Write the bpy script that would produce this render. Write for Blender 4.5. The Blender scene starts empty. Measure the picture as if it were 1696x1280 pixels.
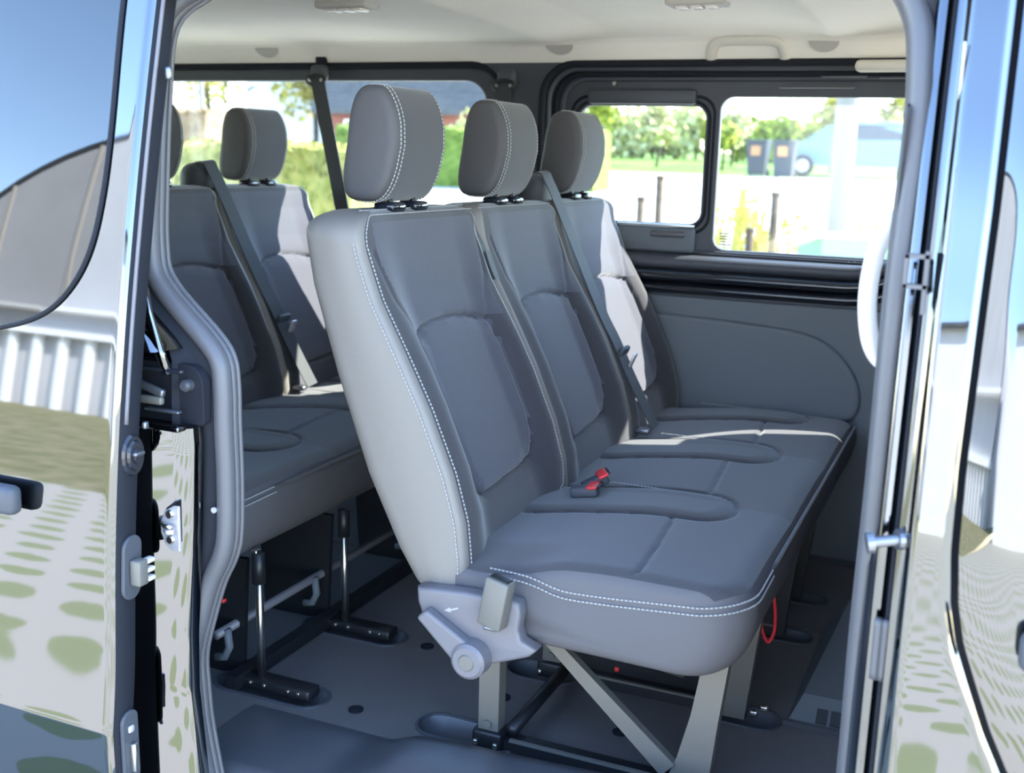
import bpy, bmesh, math, random
from mathutils import Vector, Matrix
import numpy as np
random.seed(7)
rng = np.random.default_rng(7)
S = bpy.context.scene
COL = S.collection

# ------------------------------------------------------------------ camera
cam_d = bpy.data.cameras.new('camera')
cam = bpy.data.objects.new('camera', cam_d)
COL.objects.link(cam)
_R = Matrix(((0.91692327, 0.39809283, 0.02781767),
             (0.1050052, -0.17343128, -0.9792321),
             (-0.38500082, 0.90080169, -0.20082499)))      # world -> (right, down, forward)
_right, _down, _fwd = Vector(_R[0]), Vector(_R[1]), Vector(_R[2])
_m = Matrix((_right, -_down, -_fwd)).transposed().to_4x4()
_m.translation = Vector((0.8063, -1.6735, 1.1214))
cam.matrix_world = _m
cam_d.sensor_fit = 'HORIZONTAL'
cam_d.sensor_width = 36.0
cam_d.lens = 1840.72 / 1696 * 36.0
cam_d.clip_start = 0.05
cam_d.clip_end = 500
cam_d.dof.use_dof = True
cam_d.dof.focus_distance = 2.15
cam_d.dof.aperture_fstop = 4.0
S.camera = cam

# ------------------------------------------------------------------ world, sun, exposure
SUN = Vector((1.5, 1.0, 1.35)).normalized()
w = bpy.data.worlds.new('world')
S.world = w
w.use_nodes = True
nt = w.node_tree
nt.nodes.clear()
wo = nt.nodes.new('ShaderNodeOutputWorld')
bg = nt.nodes.new('ShaderNodeBackground')
sky = nt.nodes.new('ShaderNodeTexSky')
sky.sky_type = 'NISHITA'
sky.sun_disc = False
sky.sun_elevation = math.asin(SUN.z)
sky.sun_rotation = math.atan2(SUN.x, SUN.y)
sky.air_density = 1.0
sky.dust_density = 0.15
sky.ozone_density = 2.2
nt.links.new(sky.outputs[0], bg.inputs[0])
bg.inputs[1].default_value = 0.15
nt.links.new(bg.outputs[0], wo.inputs[0])
sl = bpy.data.lights.new('sun', 'SUN')
sl.energy = 2.6
sl.angle = 0.009
sl.color = (1.0, 0.95, 0.86)
so = bpy.data.objects.new('sun', sl)
COL.objects.link(so)
so.rotation_euler = SUN.to_track_quat('Z', 'Y').to_euler()
so.location = SUN * 30
S.view_settings.view_transform = 'Standard'
S.view_settings.look = 'None'
S.view_settings.gamma = 1.0
S.view_settings.use_curve_mapping = False
S.view_settings.exposure = 3.6

# ------------------------------------------------------------------ materials
def mat(name, col, rough=0.5, metal=0.0, spec=0.5, var=0.0, vscale=8.0, bump=0.0, bscale=200.0, coat=0.0,
        sheen=0.0, transm=0.0, ior=1.5, col2=None, emit=None):
    m = bpy.data.materials.new(name)
    m.use_nodes = True
    n = m.node_tree
    p = n.nodes['Principled BSDF']
    p.inputs['Base Color'].default_value = (*col, 1)
    p.inputs['Roughness'].default_value = rough
    p.inputs['Metallic'].default_value = metal
    p.inputs['Specular IOR Level'].default_value = spec
    p.inputs['IOR'].default_value = ior
    p.inputs['Coat Weight'].default_value = coat
    p.inputs['Coat Roughness'].default_value = 0.02
    p.inputs['Sheen Weight'].default_value = sheen
    tc = n.nodes.new('ShaderNodeTexCoord')
    if var > 0 or col2:
        t = n.nodes.new('ShaderNodeTexNoise')
        t.inputs['Scale'].default_value = vscale
        t.inputs['Detail'].default_value = 6
        n.links.new(tc.outputs['Object'], t.inputs['Vector'])
        r = n.nodes.new('ShaderNodeValToRGB')
        c2 = col2 or tuple(min(1, c * (1 + var)) for c in col)
        c1 = col if col2 else tuple(c * (1 - var) for c in col)
        r.color_ramp.elements[0].position = 0.35
        r.color_ramp.elements[1].position = 0.65
        r.color_ramp.elements[0].color = (*c1, 1)
        r.color_ramp.elements[1].color = (*c2, 1)
        n.links.new(t.outputs['Fac'], r.inputs[0])
        n.links.new(r.outputs[0], p.inputs['Base Color'])
    if bump > 0:
        t = n.nodes.new('ShaderNodeTexNoise')
        t.inputs['Scale'].default_value = bscale
        t.inputs['Detail'].default_value = 3
        n.links.new(tc.outputs['Object'], t.inputs['Vector'])
        b = n.nodes.new('ShaderNodeBump')
        b.inputs['Strength'].default_value = bump
        b.inputs['Distance'].default_value = 0.002
        n.links.new(t.outputs['Fac'], b.inputs['Height'])
        n.links.new(b.outputs[0], p.inputs['Normal'])
    if emit:
        p.inputs['Emission Color'].default_value = (*emit[:3], 1)
        p.inputs['Emission Strength'].default_value = emit[3]
    return m

def glass_mat(name, tint, ior=1.5, gloss=(1, 1, 1)):
    m = bpy.data.materials.new(name)
    m.use_nodes = True
    n = m.node_tree
    n.nodes.clear()
    o = n.nodes.new('ShaderNodeOutputMaterial')
    mx = n.nodes.new('ShaderNodeMixShader')
    tr = n.nodes.new('ShaderNodeBsdfTransparent')
    gl = n.nodes.new('ShaderNodeBsdfGlossy')
    lw = n.nodes.new('ShaderNodeLayerWeight')
    lw.inputs['Blend'].default_value = 0.5
    pw = n.nodes.new('ShaderNodeMath'); pw.operation = 'POWER'; pw.inputs[1].default_value = 5.0
    n.links.new(lw.outputs['Facing'], pw.inputs[0])
    fr = n.nodes.new('ShaderNodeMath'); fr.operation = 'MULTIPLY_ADD'
    f0 = ((ior - 1) / (ior + 1)) ** 2
    fr.inputs[1].default_value = 1 - f0; fr.inputs[2].default_value = f0
    n.links.new(pw.outputs[0], fr.inputs[0])
    tr.inputs[0].default_value = (*tint, 1)
    gl.inputs[0].default_value = (*gloss, 1)
    gl.inputs['Roughness'].default_value = 0.0
    n.links.new(fr.outputs[0], mx.inputs[0])
    n.links.new(tr.outputs[0], mx.inputs[1])
    n.links.new(gl.outputs[0], mx.inputs[2])
    n.links.new(mx.outputs[0], o.inputs[0])
    return m

def weave_mat(name, col, amount=0.25, scale=900.0, sheen=0.3, rough=0.85):
    m = mat(name, col, rough, spec=0.25, sheen=sheen)
    n = m.node_tree
    p = n.nodes['Principled BSDF']
    tc = n.nodes.new('ShaderNodeTexCoord')
    t = n.nodes.new('ShaderNodeTexNoise')
    t.inputs['Scale'].default_value = scale
    t.inputs['Detail'].default_value = 1
    n.links.new(tc.outputs['Object'], t.inputs['Vector'])
    r = n.nodes.new('ShaderNodeValToRGB')
    r.color_ramp.elements[0].position = 0.3
    r.color_ramp.elements[1].position = 0.7
    r.color_ramp.elements[0].color = (*(c * (1 - amount) for c in col), 1)
    r.color_ramp.elements[1].color = (*(c * (1 + amount) for c in col), 1)
    n.links.new(t.outputs['Fac'], r.inputs[0])
    n.links.new(r.outputs[0], p.inputs['Base Color'])
    b = n.nodes.new('ShaderNodeBump')
    b.inputs['Strength'].default_value = 0.25
    b.inputs['Distance'].default_value = 0.001
    n.links.new(t.outputs['Fac'], b.inputs['Height'])
    n.links.new(b.outputs[0], p.inputs['Normal'])
    return m

MT = {}
MT['fabric'] = weave_mat('seat_fabric', (0.046, 0.045, 0.054))
MT['fabric_lit'] = weave_mat('lit_seat_fabric', (0.060, 0.060, 0.079))  # seat fabric copy, lightened for the extra light the backrest inserts catch
MT['fabric_dark'] = weave_mat('dark_seat_fabric', (0.037, 0.036, 0.043))  # on the bolsters this darker tone stands for their turn from the light
MT['vinyl_side'] = mat('cushion_side_fabric', (0.089, 0.086, 0.094), 0.7, spec=0.3, bump=0.15, bscale=500)
MT['vinyl_shaded'] = mat('shaded_seat_vinyl', (0.066, 0.064, 0.068), 0.6, spec=0.35, bump=0.15, bscale=500)  # seat vinyl copy, its colour darkened for the dim interior round the headrests
MT['vinyl'] = mat('seat_vinyl', (0.178, 0.163, 0.148), 0.5, spec=0.4, bump=0.15, bscale=500)
MT['thread'] = mat('white_thread', (0.30, 0.30, 0.30), 0.8)
MT['thread_dim'] = mat('grey_thread', (0.13, 0.13, 0.135), 0.8)
MT['webbing'] = weave_mat('belt_webbing', (0.030, 0.034, 0.040), 0.2, 600, 0.2, 0.6)
MT['plastic'] = mat('dark_plastic', (0.050, 0.055, 0.068), 0.55, bump=0.1, bscale=600)
MT['plastic_grey'] = mat('grey_plastic', (0.125, 0.12, 0.135), 0.42, bump=0.05, bscale=700)
MT['trim'] = mat('side_trim_plastic', (0.100, 0.115, 0.132), 0.6, bump=0.25, bscale=500)
MT['gloss_black'] = mat('gloss_black_paint', (0.012, 0.014, 0.020), 0.10, spec=0.6)
MT['black'] = mat('black_metal', (0.010, 0.011, 0.014), 0.45)
MT['rubber'] = mat('door_seal_rubber', (0.085, 0.085, 0.095), 0.45, spec=0.5)
MT['rubber_black'] = mat('black_rubber', (0.014, 0.016, 0.022), 0.75, spec=0.15)
MT['steel_dark'] = mat('dull_steel', (0.20, 0.21, 0.24), 0.35, metal=0.8)
MT['paint'] = mat('metallic_body_paint', (0.155, 0.16, 0.168), 0.03, metal=1.0)
MT['paint_in'] = mat('painted_door_shut', (0.13, 0.137, 0.15), 0.08, metal=1.0)
MT['headliner'] = mat('headliner_felt', (0.90, 0.845, 0.765), 0.95, spec=0.1, var=0.03, vscale=3, bump=0.2, bscale=400)
MT['beige'] = mat('beige_plastic', (0.66, 0.62, 0.55), 0.6)
MT['beige_dark'] = mat('beige_recess', (0.50, 0.47, 0.43), 0.7)
MT['pale'] = mat('pale_grey_plastic', (0.62, 0.60, 0.62), 0.45)
MT['leg'] = mat('leg_grey_paint', (0.125, 0.12, 0.108), 0.4, spec=0.5)
MT['steel'] = mat('bright_steel', (0.62, 0.60, 0.57), 0.28, metal=1.0)
MT['zinc'] = mat('zinc_plate', (0.72, 0.70, 0.74), 0.32, metal=0.6)
MT['red'] = mat('red_plastic', (0.62, 0.03, 0.035), 0.4)
MT['red_web'] = mat('red_webbing', (0.75, 0.03, 0.04), 0.7)
MT['green'] = mat('green_plastic', (0.02, 0.35, 0.08), 0.5)
MT['floor'] = mat('rubber_floor', (0.112, 0.106, 0.108), 0.6, bump=0.5, bscale=250)
MT['sill'] = mat('sill_plastic', (0.062, 0.066, 0.076), 0.38)
MT['glass'] = glass_mat('window_glass', (0.90, 0.93, 0.92), 1.45)
MT['privacy'] = glass_mat('privacy_glass', (0.02, 0.022, 0.025), 1.8)
MT['lens'] = mat('lamp_lens', (0.75, 0.68, 0.62), 0.25)

# ------------------------------------------------------------------ helpers
def link(o, parent=None):
    COL.objects.link(o)
    if parent is not None:
        o.parent = parent
    return o

def tag(o, label=None, cat=None, group=None, kind=None):
    if label: o['label'] = label
    if cat: o['category'] = cat
    if group: o['group'] = group
    if kind: o['kind'] = kind
    return o

def empty(name, loc=(0, 0, 0), label=None, cat=None, group=None, kind=None):
    o = bpy.data.objects.new(name, None)
    o.empty_display_size = 0.1
    o.location = loc
    COL.objects.link(o)
    return tag(o, label, cat, group, kind)

def mesh_data(name, v, f, m, smooth=False):
    me = bpy.data.meshes.new(name)
    me.from_pydata([tuple(map(float, p)) for p in v], [], [tuple(map(int, q)) for q in f])
    if m is not None:
        me.materials.append(MT[m] if isinstance(m, str) else m)
    if smooth:
        me.polygons.foreach_set('use_smooth', [True] * len(me.polygons))
    me.update()
    return me

def fix_normals(me):
    b = bmesh.new()
    b.from_mesh(me)
    bmesh.ops.recalc_face_normals(b, faces=b.faces)
    b.to_mesh(me)
    b.free()

def mk(name, v, f, m, parent=None, smooth=False, fixn=True):
    me = mesh_data(name, v, f, m, smooth)
    if fixn: fix_normals(me)
    return link(bpy.data.objects.new(name, me), parent)

class MB:
    """collects shapes for ONE mesh object"""
    def __init__(s): s.v, s.f = [], []
    def add(s, v, f):
        n = len(s.v)
        s.v += [tuple(p) for p in v]
        s.f += [tuple(i + n for i in q) for q in f]
        return s
    def box(s, c, d, rot=None):
        x, y, z = (k / 2 for k in d)
        v = [Vector((a * x, b * y, e * z)) for a in (-1, 1) for b in (-1, 1) for e in (-1, 1)]
        if rot is not None: v = [rot @ p for p in v]
        c = Vector(c)
        return s.add([p + c for p in v], [(0, 1, 3, 2), (4, 6, 7, 5), (0, 4, 5, 1), (2, 3, 7, 6), (0, 2, 6, 4), (1, 5, 7, 3)])
    def tube(s, pts, r, n=10, closed=False, up=(0, 0, 1), sx=1.0, sy=1.0, cap=True):
        v, f = sweep(pts, [(math.cos(2 * math.pi * k / n) * r * sx, math.sin(2 * math.pi * k / n) * r * sy) for k in range(n)], closed, up, cap)
        return s.add(v, f)
    def obj(s, name, m, parent=None, smooth=False):
        return mk(name, s.v, s.f, m, parent, smooth)

def sweep(pts, sec, closed=False, up=(0, 0, 1), cap=True, scale=None):
    pts = [Vector(p) for p in pts]
    n, k = len(pts), len(sec)
    v, f = [], []
    for i, p in enumerate(pts):
        if closed: t = pts[(i + 1) % n] - pts[i - 1]
        else: t = pts[min(i + 1, n - 1)] - pts[max(i - 1, 0)]
        t.normalize()
        u = Vector(up)
        a = t.cross(u)
        if a.length < 1e-4: a = t.cross(Vector((1, 0, 0.01)))
        a.normalize()
        b = a.cross(t)
        sc = scale[i] if scale else 1.0
        for (x, y) in sec: v.append(p + a * x * sc + b * y * sc)
    for i in range(n if closed else n - 1):
        for j in range(k):
            a0, a1 = i * k + j, i * k + (j + 1) % k
            b0, b1 = ((i + 1) % n) * k + j, ((i + 1) % n) * k + (j + 1) % k
            f.append((a0, a1, b1, b0))
    if cap and not closed:
        f.append(tuple(range(k - 1, -1, -1)))
        f.append(tuple((n - 1) * k + j for j in range(k)))
    return v, f

def smooth_path(pts, n=8, closed=False):
    P = [Vector(p) for p in pts]
    out = []
    m = len(P)
    for i in range(m if closed else m - 1):
        g = lambda j: P[j % m] if closed else P[max(0, min(m - 1, j))]
        p0, p1, p2, p3 = g(i - 1), g(i), g(i + 1), g(i + 2)
        for k in range(n):
            t = k / n
            out.append(0.5 * ((2 * p1) + (p2 - p0) * t + (2 * p0 - 5 * p1 + 4 * p2 - p3) * t * t + (3 * p1 - p0 - 3 * p2 + p3) * t ** 3))
    if not closed: out.append(P[-1])
    return out

def rrect(x0, x1, z0, z1, r, n=7):
    if not isinstance(r, (tuple, list)): r = (r,) * 4
    out = []
    for (cx, cz, a0, rr) in ((x1 - r[0], z1 - r[0], 0, r[0]), (x0 + r[1], z1 - r[1], 90, r[1]), (x0 + r[2], z0 + r[2], 180, r[2]), (x1 - r[3], z0 + r[3], 270, r[3])):
        for k in range(n + 1):
            a = math.radians(a0 + 90 * k / n)
            out.append((cx + rr * math.cos(a), cz + rr * math.sin(a)))
    return out

def plate(name, loops, th, m, parent=None, to=None, bevel=0.0, smooth=False, bres=2):
    """filled outline with holes, thickness th, built in (a, b) -> mapped by to(a, b, c) with c in [0, th]"""
    cu = bpy.data.curves.new('tmp', 'CURVE')
    cu.dimensions = '2D'
    cu.fill_mode = 'BOTH'
    cu.extrude = th / 2 - bevel
    cu.bevel_depth = bevel
    cu.bevel_resolution = bres
    cu.offset = -bevel
    for lp in loops:
        sp = cu.splines.new('POLY')
        sp.points.add(len(lp) - 1)
        for q, (a, b) in zip(sp.points, lp): q.co = (a, b, 0, 1)
        sp.use_cyclic_u = True
    o = bpy.data.objects.new('tmp', cu)
    COL.objects.link(o)
    dg = bpy.context.evaluated_depsgraph_get()
    me = bpy.data.meshes.new_from_object(o.evaluated_get(dg))
    bpy.data.objects.remove(o)
    bpy.data.curves.remove(cu)
    me.name = name
    for q in me.vertices: q.co = to(q.co.x, q.co.y, q.co.z + th / 2)
    bb = bmesh.new()
    bb.from_mesh(me)
    bmesh.ops.remove_doubles(bb, verts=bb.verts, dist=1e-5)
    bmesh.ops.recalc_face_normals(bb, faces=bb.faces)
    bb.to_mesh(me)
    bb.free()
    me.materials.clear()
    me.materials.append(MT[m] if isinstance(m, str) else m)
    me.polygons.foreach_set('use_smooth', [smooth] * len(me.polygons))
    me.update()
    return link(bpy.data.objects.new(name, me), parent)

def XZ(y0, sgn=1):      # plate standing in the X-Z plane, from y0 outward
    return lambda a, b, c: Vector((a, y0 + sgn * c, b))
def XY(z0):
    return lambda a, b, c: Vector((a, b, z0 + c))

def bevel_box(name, c, d, m, parent=None, r=0.01, seg=2, rot=None, smooth=True):
    b = bmesh.new()
    bmesh.ops.create_cube(b, size=1)
    for q in b.verts: q.co = Vector((q.co.x * d[0], q.co.y * d[1], q.co.z * d[2]))
    bmesh.ops.bevel(b, geom=list(b.edges), offset=r, segments=seg, affect='EDGES', profile=0.5)
    for q in b.verts:
        if rot is not None: q.co = rot @ q.co
        q.co += Vector(c)
    me = bpy.data.meshes.new(name)
    b.to_mesh(me)
    b.free()
    me.materials.append(MT[m])
    me.polygons.foreach_set('use_smooth', [smooth] * len(me.polygons))
    return link(bpy.data.objects.new(name, me), parent)

def disc(mb, c, r, h, axis='Y', n=20, r2=None):
    """short cylinder / cone along axis starting at c"""
    r2 = r if r2 is None else r2
    ax = {'X': (Vector((0, 1, 0)), Vector((0, 0, 1)), Vector((1, 0, 0))), 'Y': (Vector((1, 0, 0)), Vector((0, 0, 1)), Vector((0, 1, 0))), 'Z': (Vector((1, 0, 0)), Vector((0, 1, 0)), Vector((0, 0, 1)))}[axis]
    c = Vector(c)
    v = []
    for (hh, rr) in ((0, r), (h, r2)):
        for k in range(n):
            a = 2 * math.pi * k / n
            v.append(c + ax[0] * math.cos(a) * rr + ax[1] * math.sin(a) * rr + ax[2] * hh)
    f = [(k, (k + 1) % n, n + (k + 1) % n, n + k) for k in range(n)] + [tuple(range(n))[::-1], tuple(range(n, 2 * n))]
    mb.add(v, f)

def ribbon(name, pts, width, th, side, m, parent=None):
    """flat webbing: side = width direction per point (or one vector)"""
    pts = [Vector(p) for p in pts]
    v, f = [], []
    n = len(pts)
    for i, p in enumerate(pts):
        t = (pts[min(i + 1, n - 1)] - pts[max(i - 1, 0)]).normalized()
        sd = Vector(side[i] if isinstance(side, list) else side)
        sd = (sd - t * sd.dot(t)).normalized()
        nn = t.cross(sd)
        for (a, b) in ((-.5, -.5), (.5, -.5), (.5, .5), (-.5, .5)): v.append(p + sd * a * width + nn * b * th)
    for i in range(n - 1):
        for j in range(4): f.append((i * 4 + j, i * 4 + (j + 1) % 4, (i + 1) * 4 + (j + 1) % 4, (i + 1) * 4 + j))
    f += [(3, 2, 1, 0), tuple((n - 1) * 4 + j for j in range(4))]
    return mk(name, v, f, m, parent)

def stitch(name, lines, parent, m='thread', pitch=0.0075, dash=0.0052, t=0.0011, lift=None):
    mb = MB()
    for ln in lines:
        P = [Vector(p) for p in ln]
        L = [0]
        for a, b in zip(P, P[1:]): L.append(L[-1] + (b - a).length)
        s = 0.0
        def pos(q):
            q = max(0, min(L[-1], q))
            i = int(np.searchsorted(L, q)) - 1
            i = max(0, min(len(P) - 2, i))
            d = L[i + 1] - L[i]
            return P[i].lerp(P[i + 1], (q - L[i]) / d if d > 0 else 0)
        while s + dash < L[-1]:
            a, b = pos(s), pos(s + dash)
            d = (b - a)
            if d.length > 1e-5:
                rot = d.to_track_quat('X', 'Z').to_matrix()
                mb.box((a + b) / 2, (d.length, 2 * t, 2 * t), rot)
            s += pitch
    o = mb.obj(name, m, parent)
    o['kind'] = 'stuff'
    return o

def itp(tab, x):
    xs = [a for a, _ in tab]
    ys = [b for _, b in tab]
    return np.interp(x, xs, ys)

def smst(a, b, x):
    t = np.clip((x - a) / (b - a), 0, 1)
    return t * t * (3 - 2 * t)

def dist_poly(px, py, poly):
    """distance from arrays of points to a polyline"""
    d = np.full(px.shape, 1e9)
    for (a, b), (c, e) in zip(poly, poly[1:]):
        vx, vy = c - a, e - b
        L = vx * vx + vy * vy + 1e-12
        t = np.clip(((px - a) * vx + (py - b) * vy) / L, 0, 1)
        d = np.minimum(d, np.hypot(px - a - t * vx, py - b - t * vy))
    return d

def in_poly(px, py, poly):
    r = np.zeros(px.shape, bool)
    n = len(poly)
    for i in range(n):
        (x1, y1), (x2, y2) = poly[i], poly[(i + 1) % n]
        cnd = ((y1 > py) != (y2 > py)) & (px < (x2 - x1) * (py - y1) / (y2 - y1 + 1e-12) + x1)
        r ^= cnd
    return r

def copy_tree(o, parent=None):
    c = o.copy()
    COL.objects.link(c)
    if parent is not None:
        c.parent = parent
        c.matrix_parent_inverse = o.matrix_parent_inverse.copy()
    for ch in o.children: copy_tree(ch, c)
    return c

# ================================================================== SETTING: van floor
GZ = -0.53
def stadium(x0, x1, y, r, n=8):
    out = []
    for k in range(n + 1):
        a = math.radians(-90 + 180 * k / n)
        out.append((x1 - r + r * math.cos(a), y + r * math.sin(a)))
    for k in range(n + 1):
        a = math.radians(90 + 180 * k / n)
        out.append((x0 + r + r * math.cos(a), y + r * math.sin(a)))
    return out
TRAYS = [(-0.16, 0.06, 0.165, 0.042), (0.33, 0.52, 0.145, 0.042), (-0.10, 0.06, 0.479, 0.042), (0.33, 0.505, 0.479, 0.042),
         (0.36, 0.50, 0.93, 0.036), (0.36, 0.50, 1.19, 0.036),
         (-0.64, -0.375, 0.145, 0.042), (-0.64, -0.375, 0.479, 0.042)]
floor_o = plate('floor', [rrect(-2.6, 1.75, -0.16, 1.5, 0.01)] + [stadium(*t) for t in TRAYS], 0.03, 'floor', None, XY(-0.03))
tag(floor_o, 'dark grey textured rubber floor of the van under the benches', 'floor', kind='structure')
under = MB().box((-0.43, 0.67, -0.075), (4.3, 1.62, 0.03)).obj('underfloor', 'black', floor_o)
for t in TRAYS:
    lp = stadium(*t)
    big = [((a - (t[0] + t[1]) / 2) * 1.06 + (t[0] + t[1]) / 2, (b - t[2]) * 1.16 + t[2]) for a, b in lp]
    plate('tray_rim', [big, lp], 0.006, 'plastic', floor_o, XY(-0.002), bevel=0.0015)
    n = len(lp)
    v = [(a, b, 0.0) for a, b in lp] + [((a - (t[0] + t[1]) / 2) * .9 + (t[0] + t[1]) / 2, (b - t[2]) * .7 + t[2], -0.026) for a, b in lp]
    mk('tray_cup', v, [(i, (i + 1) % n, n + (i + 1) % n, n + i) for i in range(n)] + [tuple(range(n, 2 * n))], 'sill' if t is TRAYS[0] else 'plastic', floor_o, True)
# floor mat joint line and plugs
MB().box((-1.0, 0.99, 0.001), (3.2, 0.004, 0.003)).obj('floor_joint', 'sill', floor_o)
for (x, y) in ((-0.30, 0.145), (-0.31, 0.479), (-0.05, 0.33), (0.22, 0.30)):
    mb = MB(); disc(mb, (x, y, -0.001), 0.016, 0.004, 'Z', 16); disc(mb, (x, y, 0.003), 0.009, 0.002, 'Z', 12)
    mb.obj('floor_plug', 'rubber_black', floor_o)
# raised threshold along the doorway
xs = np.linspace(-0.5, 0.72, 62)
hz = itp([(-.5, .004), (-.33, .010), (-.22, .006), (-.19, .012), (-.10, .052), (-.03, .062), (.1, .066), (.3, .076), (.72, .085)], xs)
v, f = [], []
prof = [(0.075, 0.0), (0.06, 0.45), (0.035, 0.9), (0.005, 1.0), (-0.06, 0.96), (-0.13, 0.86), (-0.16, 0.6), (-0.17, -1.0)]
for x, h in zip(xs, hz):
    for (y, k) in prof: v.append((x, y, h * k if k > 0 else -0.08 if k < 0 else 0.0))
k = len(prof)
for i in range(len(xs) - 1):
    for j in range(k - 1): f.append((i * k + j, i * k + j + 1, (i + 1) * k + j + 1, (i + 1) * k + j))
thr = mk('threshold', v, f, 'sill', floor_o, True)
# low vented console ahead of the bench
cv = [(0.515, .49, 0), (0.515, 1.02, 0), (0.95, 1.02, 0), (0.95, .49, 0), (0.540, .54, .050), (0.575, .98, .10), (0.95, .98, .10), (0.95, .54, .050)]
con = empty('heater_console', (0.74, 0.76, 0), 'low dark plastic heater console with square vents on the van floor', 'console')
def rel(o, root):
    o.parent = root
    o.matrix_parent_inverse = Matrix.Translation(-Vector(root.location))
    return o
rel(mk('console_body', cv, [(0, 1, 5, 4), (1, 2, 6, 5), (2, 3, 7, 6), (3, 0, 4, 7), (4, 5, 6, 7)], 'trim'), con)
rel(MB().box((0.73, 0.487, 0.005), (0.44, 0.012, 0.010)).obj('console_foot', 'sill'), con)
for i in range(5):
    a = 0.583 + i * 0.028
    rr = Matrix.Rotation(math.radians(45), 3, 'X')
    rel(MB().box((a, 0.508, 0.0215), (0.021, 0.030, 0.006), rr).obj('vent_hole', 'black'), con)

# ================================================================== ceiling
def ceil_z(x, y):
    e = itp([(-.16, 1.395), (-.10, 1.43), (-.02, 1.455), (.1, 1.468), (.6, 1.49), (1.2, 1.484), (1.36, 1.477), (1.42, 1.470), (1.448, 1.463), (1.464, 1.452), (1.478, 1.434), (1.498, 1.404), (1.505, 1.398)], y)
    b = itp([(-2.6, -.012), (-1.6, 0), (-.9, -.012), (-.45, -.026), (-.425, -.03), (-.24, 0.004), (.15, 0.006), (.34, -.012), (.355, -.022), (.375, -.020), (.62, 0.014), (1.75, .01)], x)
    fade = smst(1.5, 1.36, y) * smst(-.16, 0.02, y)
    return e + b * fade
xs = np.unique(np.concatenate([np.linspace(-2.6, 1.75, 60), np.linspace(-.48, -.2, 20), np.linspace(.3, .65, 20)]))
ys = np.unique(np.concatenate([np.linspace(-.16, 1.505, 30), np.linspace(1.4, 1.505, 24)]))
v = [(x, y, float(ceil_z(x, y))) for x in xs for y in ys]
n = len(ys)
f = [(i * n + j, i * n + j + 1, (i + 1) * n + j + 1, (i + 1) * n + j) for i in range(len(xs) - 1) for j in range(n - 1)]
ceiling = mk('ceiling', v, f, 'headliner', None, True)
tag(ceiling, 'beige felt headliner lining the van roof', 'ceiling', kind='structure')
MB().box((-0.45, 0.67, 1.56), (4.5, 1.75, 0.05)).obj('roof_skin', 'paint', ceiling)
# coat-hook flaps, grab handle, lamps in the headliner
def half_moon(x, wd, hgt, z0, zt):
    # lies on the sloping edge of the headliner, flat side up
    pts = [(x + wd / 2 * math.cos(math.radians(180 + 180 * k / 14)), hgt * math.sin(math.radians(180 + 180 * k / 14))) for k in range(15)]
    v = []
    for off in (0.0, -0.003):
        for (a, b) in pts:
            t = 1 + b / hgt * 1.0            # 1 top .. 0 bottom
            y = 1.4635 + (1 - t) * 0.020
            z = float(ceil_z(a, y))
            v.append((a, y + off * 0.7 - 0.001, z + off * 0.7 - 0.001))
    n = len(pts)
    f = [tuple(range(n)), tuple(range(2 * n - 1, n - 1, -1))] + [(i, (i + 1) % n, n + (i + 1) % n, n + i) for i in range(n)]
    return mk('coat_hook_flap', v, f, 'beige_dark', ceiling)
for (x, wd) in ((-0.415, 0.085), (0.335, 0.080), (-1.44, 0.085)):
    half_moon(x, wd, 0.035, 0, 0)
def on_slope(x, y, d=0.004):
    return Vector((x, y - d * .7, float(ceil_z(x, y)) - d * .7))
gp = [on_slope(a, b) for a, b in ((.028, 1.494), (.030, 1.484), (.040, 1.470), (.065, 1.463), (.13, 1.461), (.195, 1.463), (.220, 1.470), (.230, 1.484), (.232, 1.494))]
MB().tube(smooth_path(gp, 6), 0.016, 10, up=(0, 1, 1), sx=1.0, sy=0.45).obj('grab_handle', 'beige', ceiling, True)
def ceil_lamp(x, y):
    z = float(ceil_z(x, y))
    lo = bevel_box('ceiling_lamp', (x, y, z - 0.004), (0.14, 0.075, 0.018), 'beige_dark', ceiling, 0.006)
    for dx in (-0.035, 0.0, 0.035):
        bevel_box('lamp_lens', (x + dx, y, z - 0.014), (0.026, 0.045, 0.008), 'lens', lo, 0.003)
ceil_lamp(0.115, 0.976)
ceil_lamp(-0.66, 0.70)
# sun-visor-like beige cover at the front end of the headliner rim
bevel_box('roof_end_cover', (0.62, 1.475, 1.385), (0.40, 0.05, 0.03), 'beige', ceiling, 0.012)

# ================================================================== far side wall
WY = 1.50
bay1 = rrect(-2.05, -0.615, 0.87, 1.392, 0.10)
bay2 = rrect(-0.47, 0.655, 0.85, 1.392, 0.085)
bayf = rrect(0.86, 1.60, 0.86, 1.36, 0.08)
wall = plate('wall_left', [rrect(-2.6, 1.75, -0.05, 1.45, 0.01), bay1, bay2, bayf], 0.04, 'plastic', None, XZ(WY), bevel=0.004)
tag(wall, 'dark plastic lined side wall of the van opposite the open door', 'wall', kind='structure')
# slim bright slots in the header above the rear window
for (a, b) in ((-1.62, -1.54), (-1.50, -1.40), (-1.36, -1.29), (-1.92, -1.80)):
    bevel_box('header_slot', ((a + b) / 2, WY - .001, 1.397), (b - a, 0.006, 0.004), 'plastic_grey', wall, 0.002)
for (a, b, z) in ((0.33, 0.45, 1.360), (0.48, 0.56, 1.357), (0.22, 0.42, 1.332)):
    bevel_box('header_slot', ((a + b) / 2, WY - .004, z), (b - a, 0.008, 0.005), 'plastic_grey', wall, 0.003)
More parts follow.
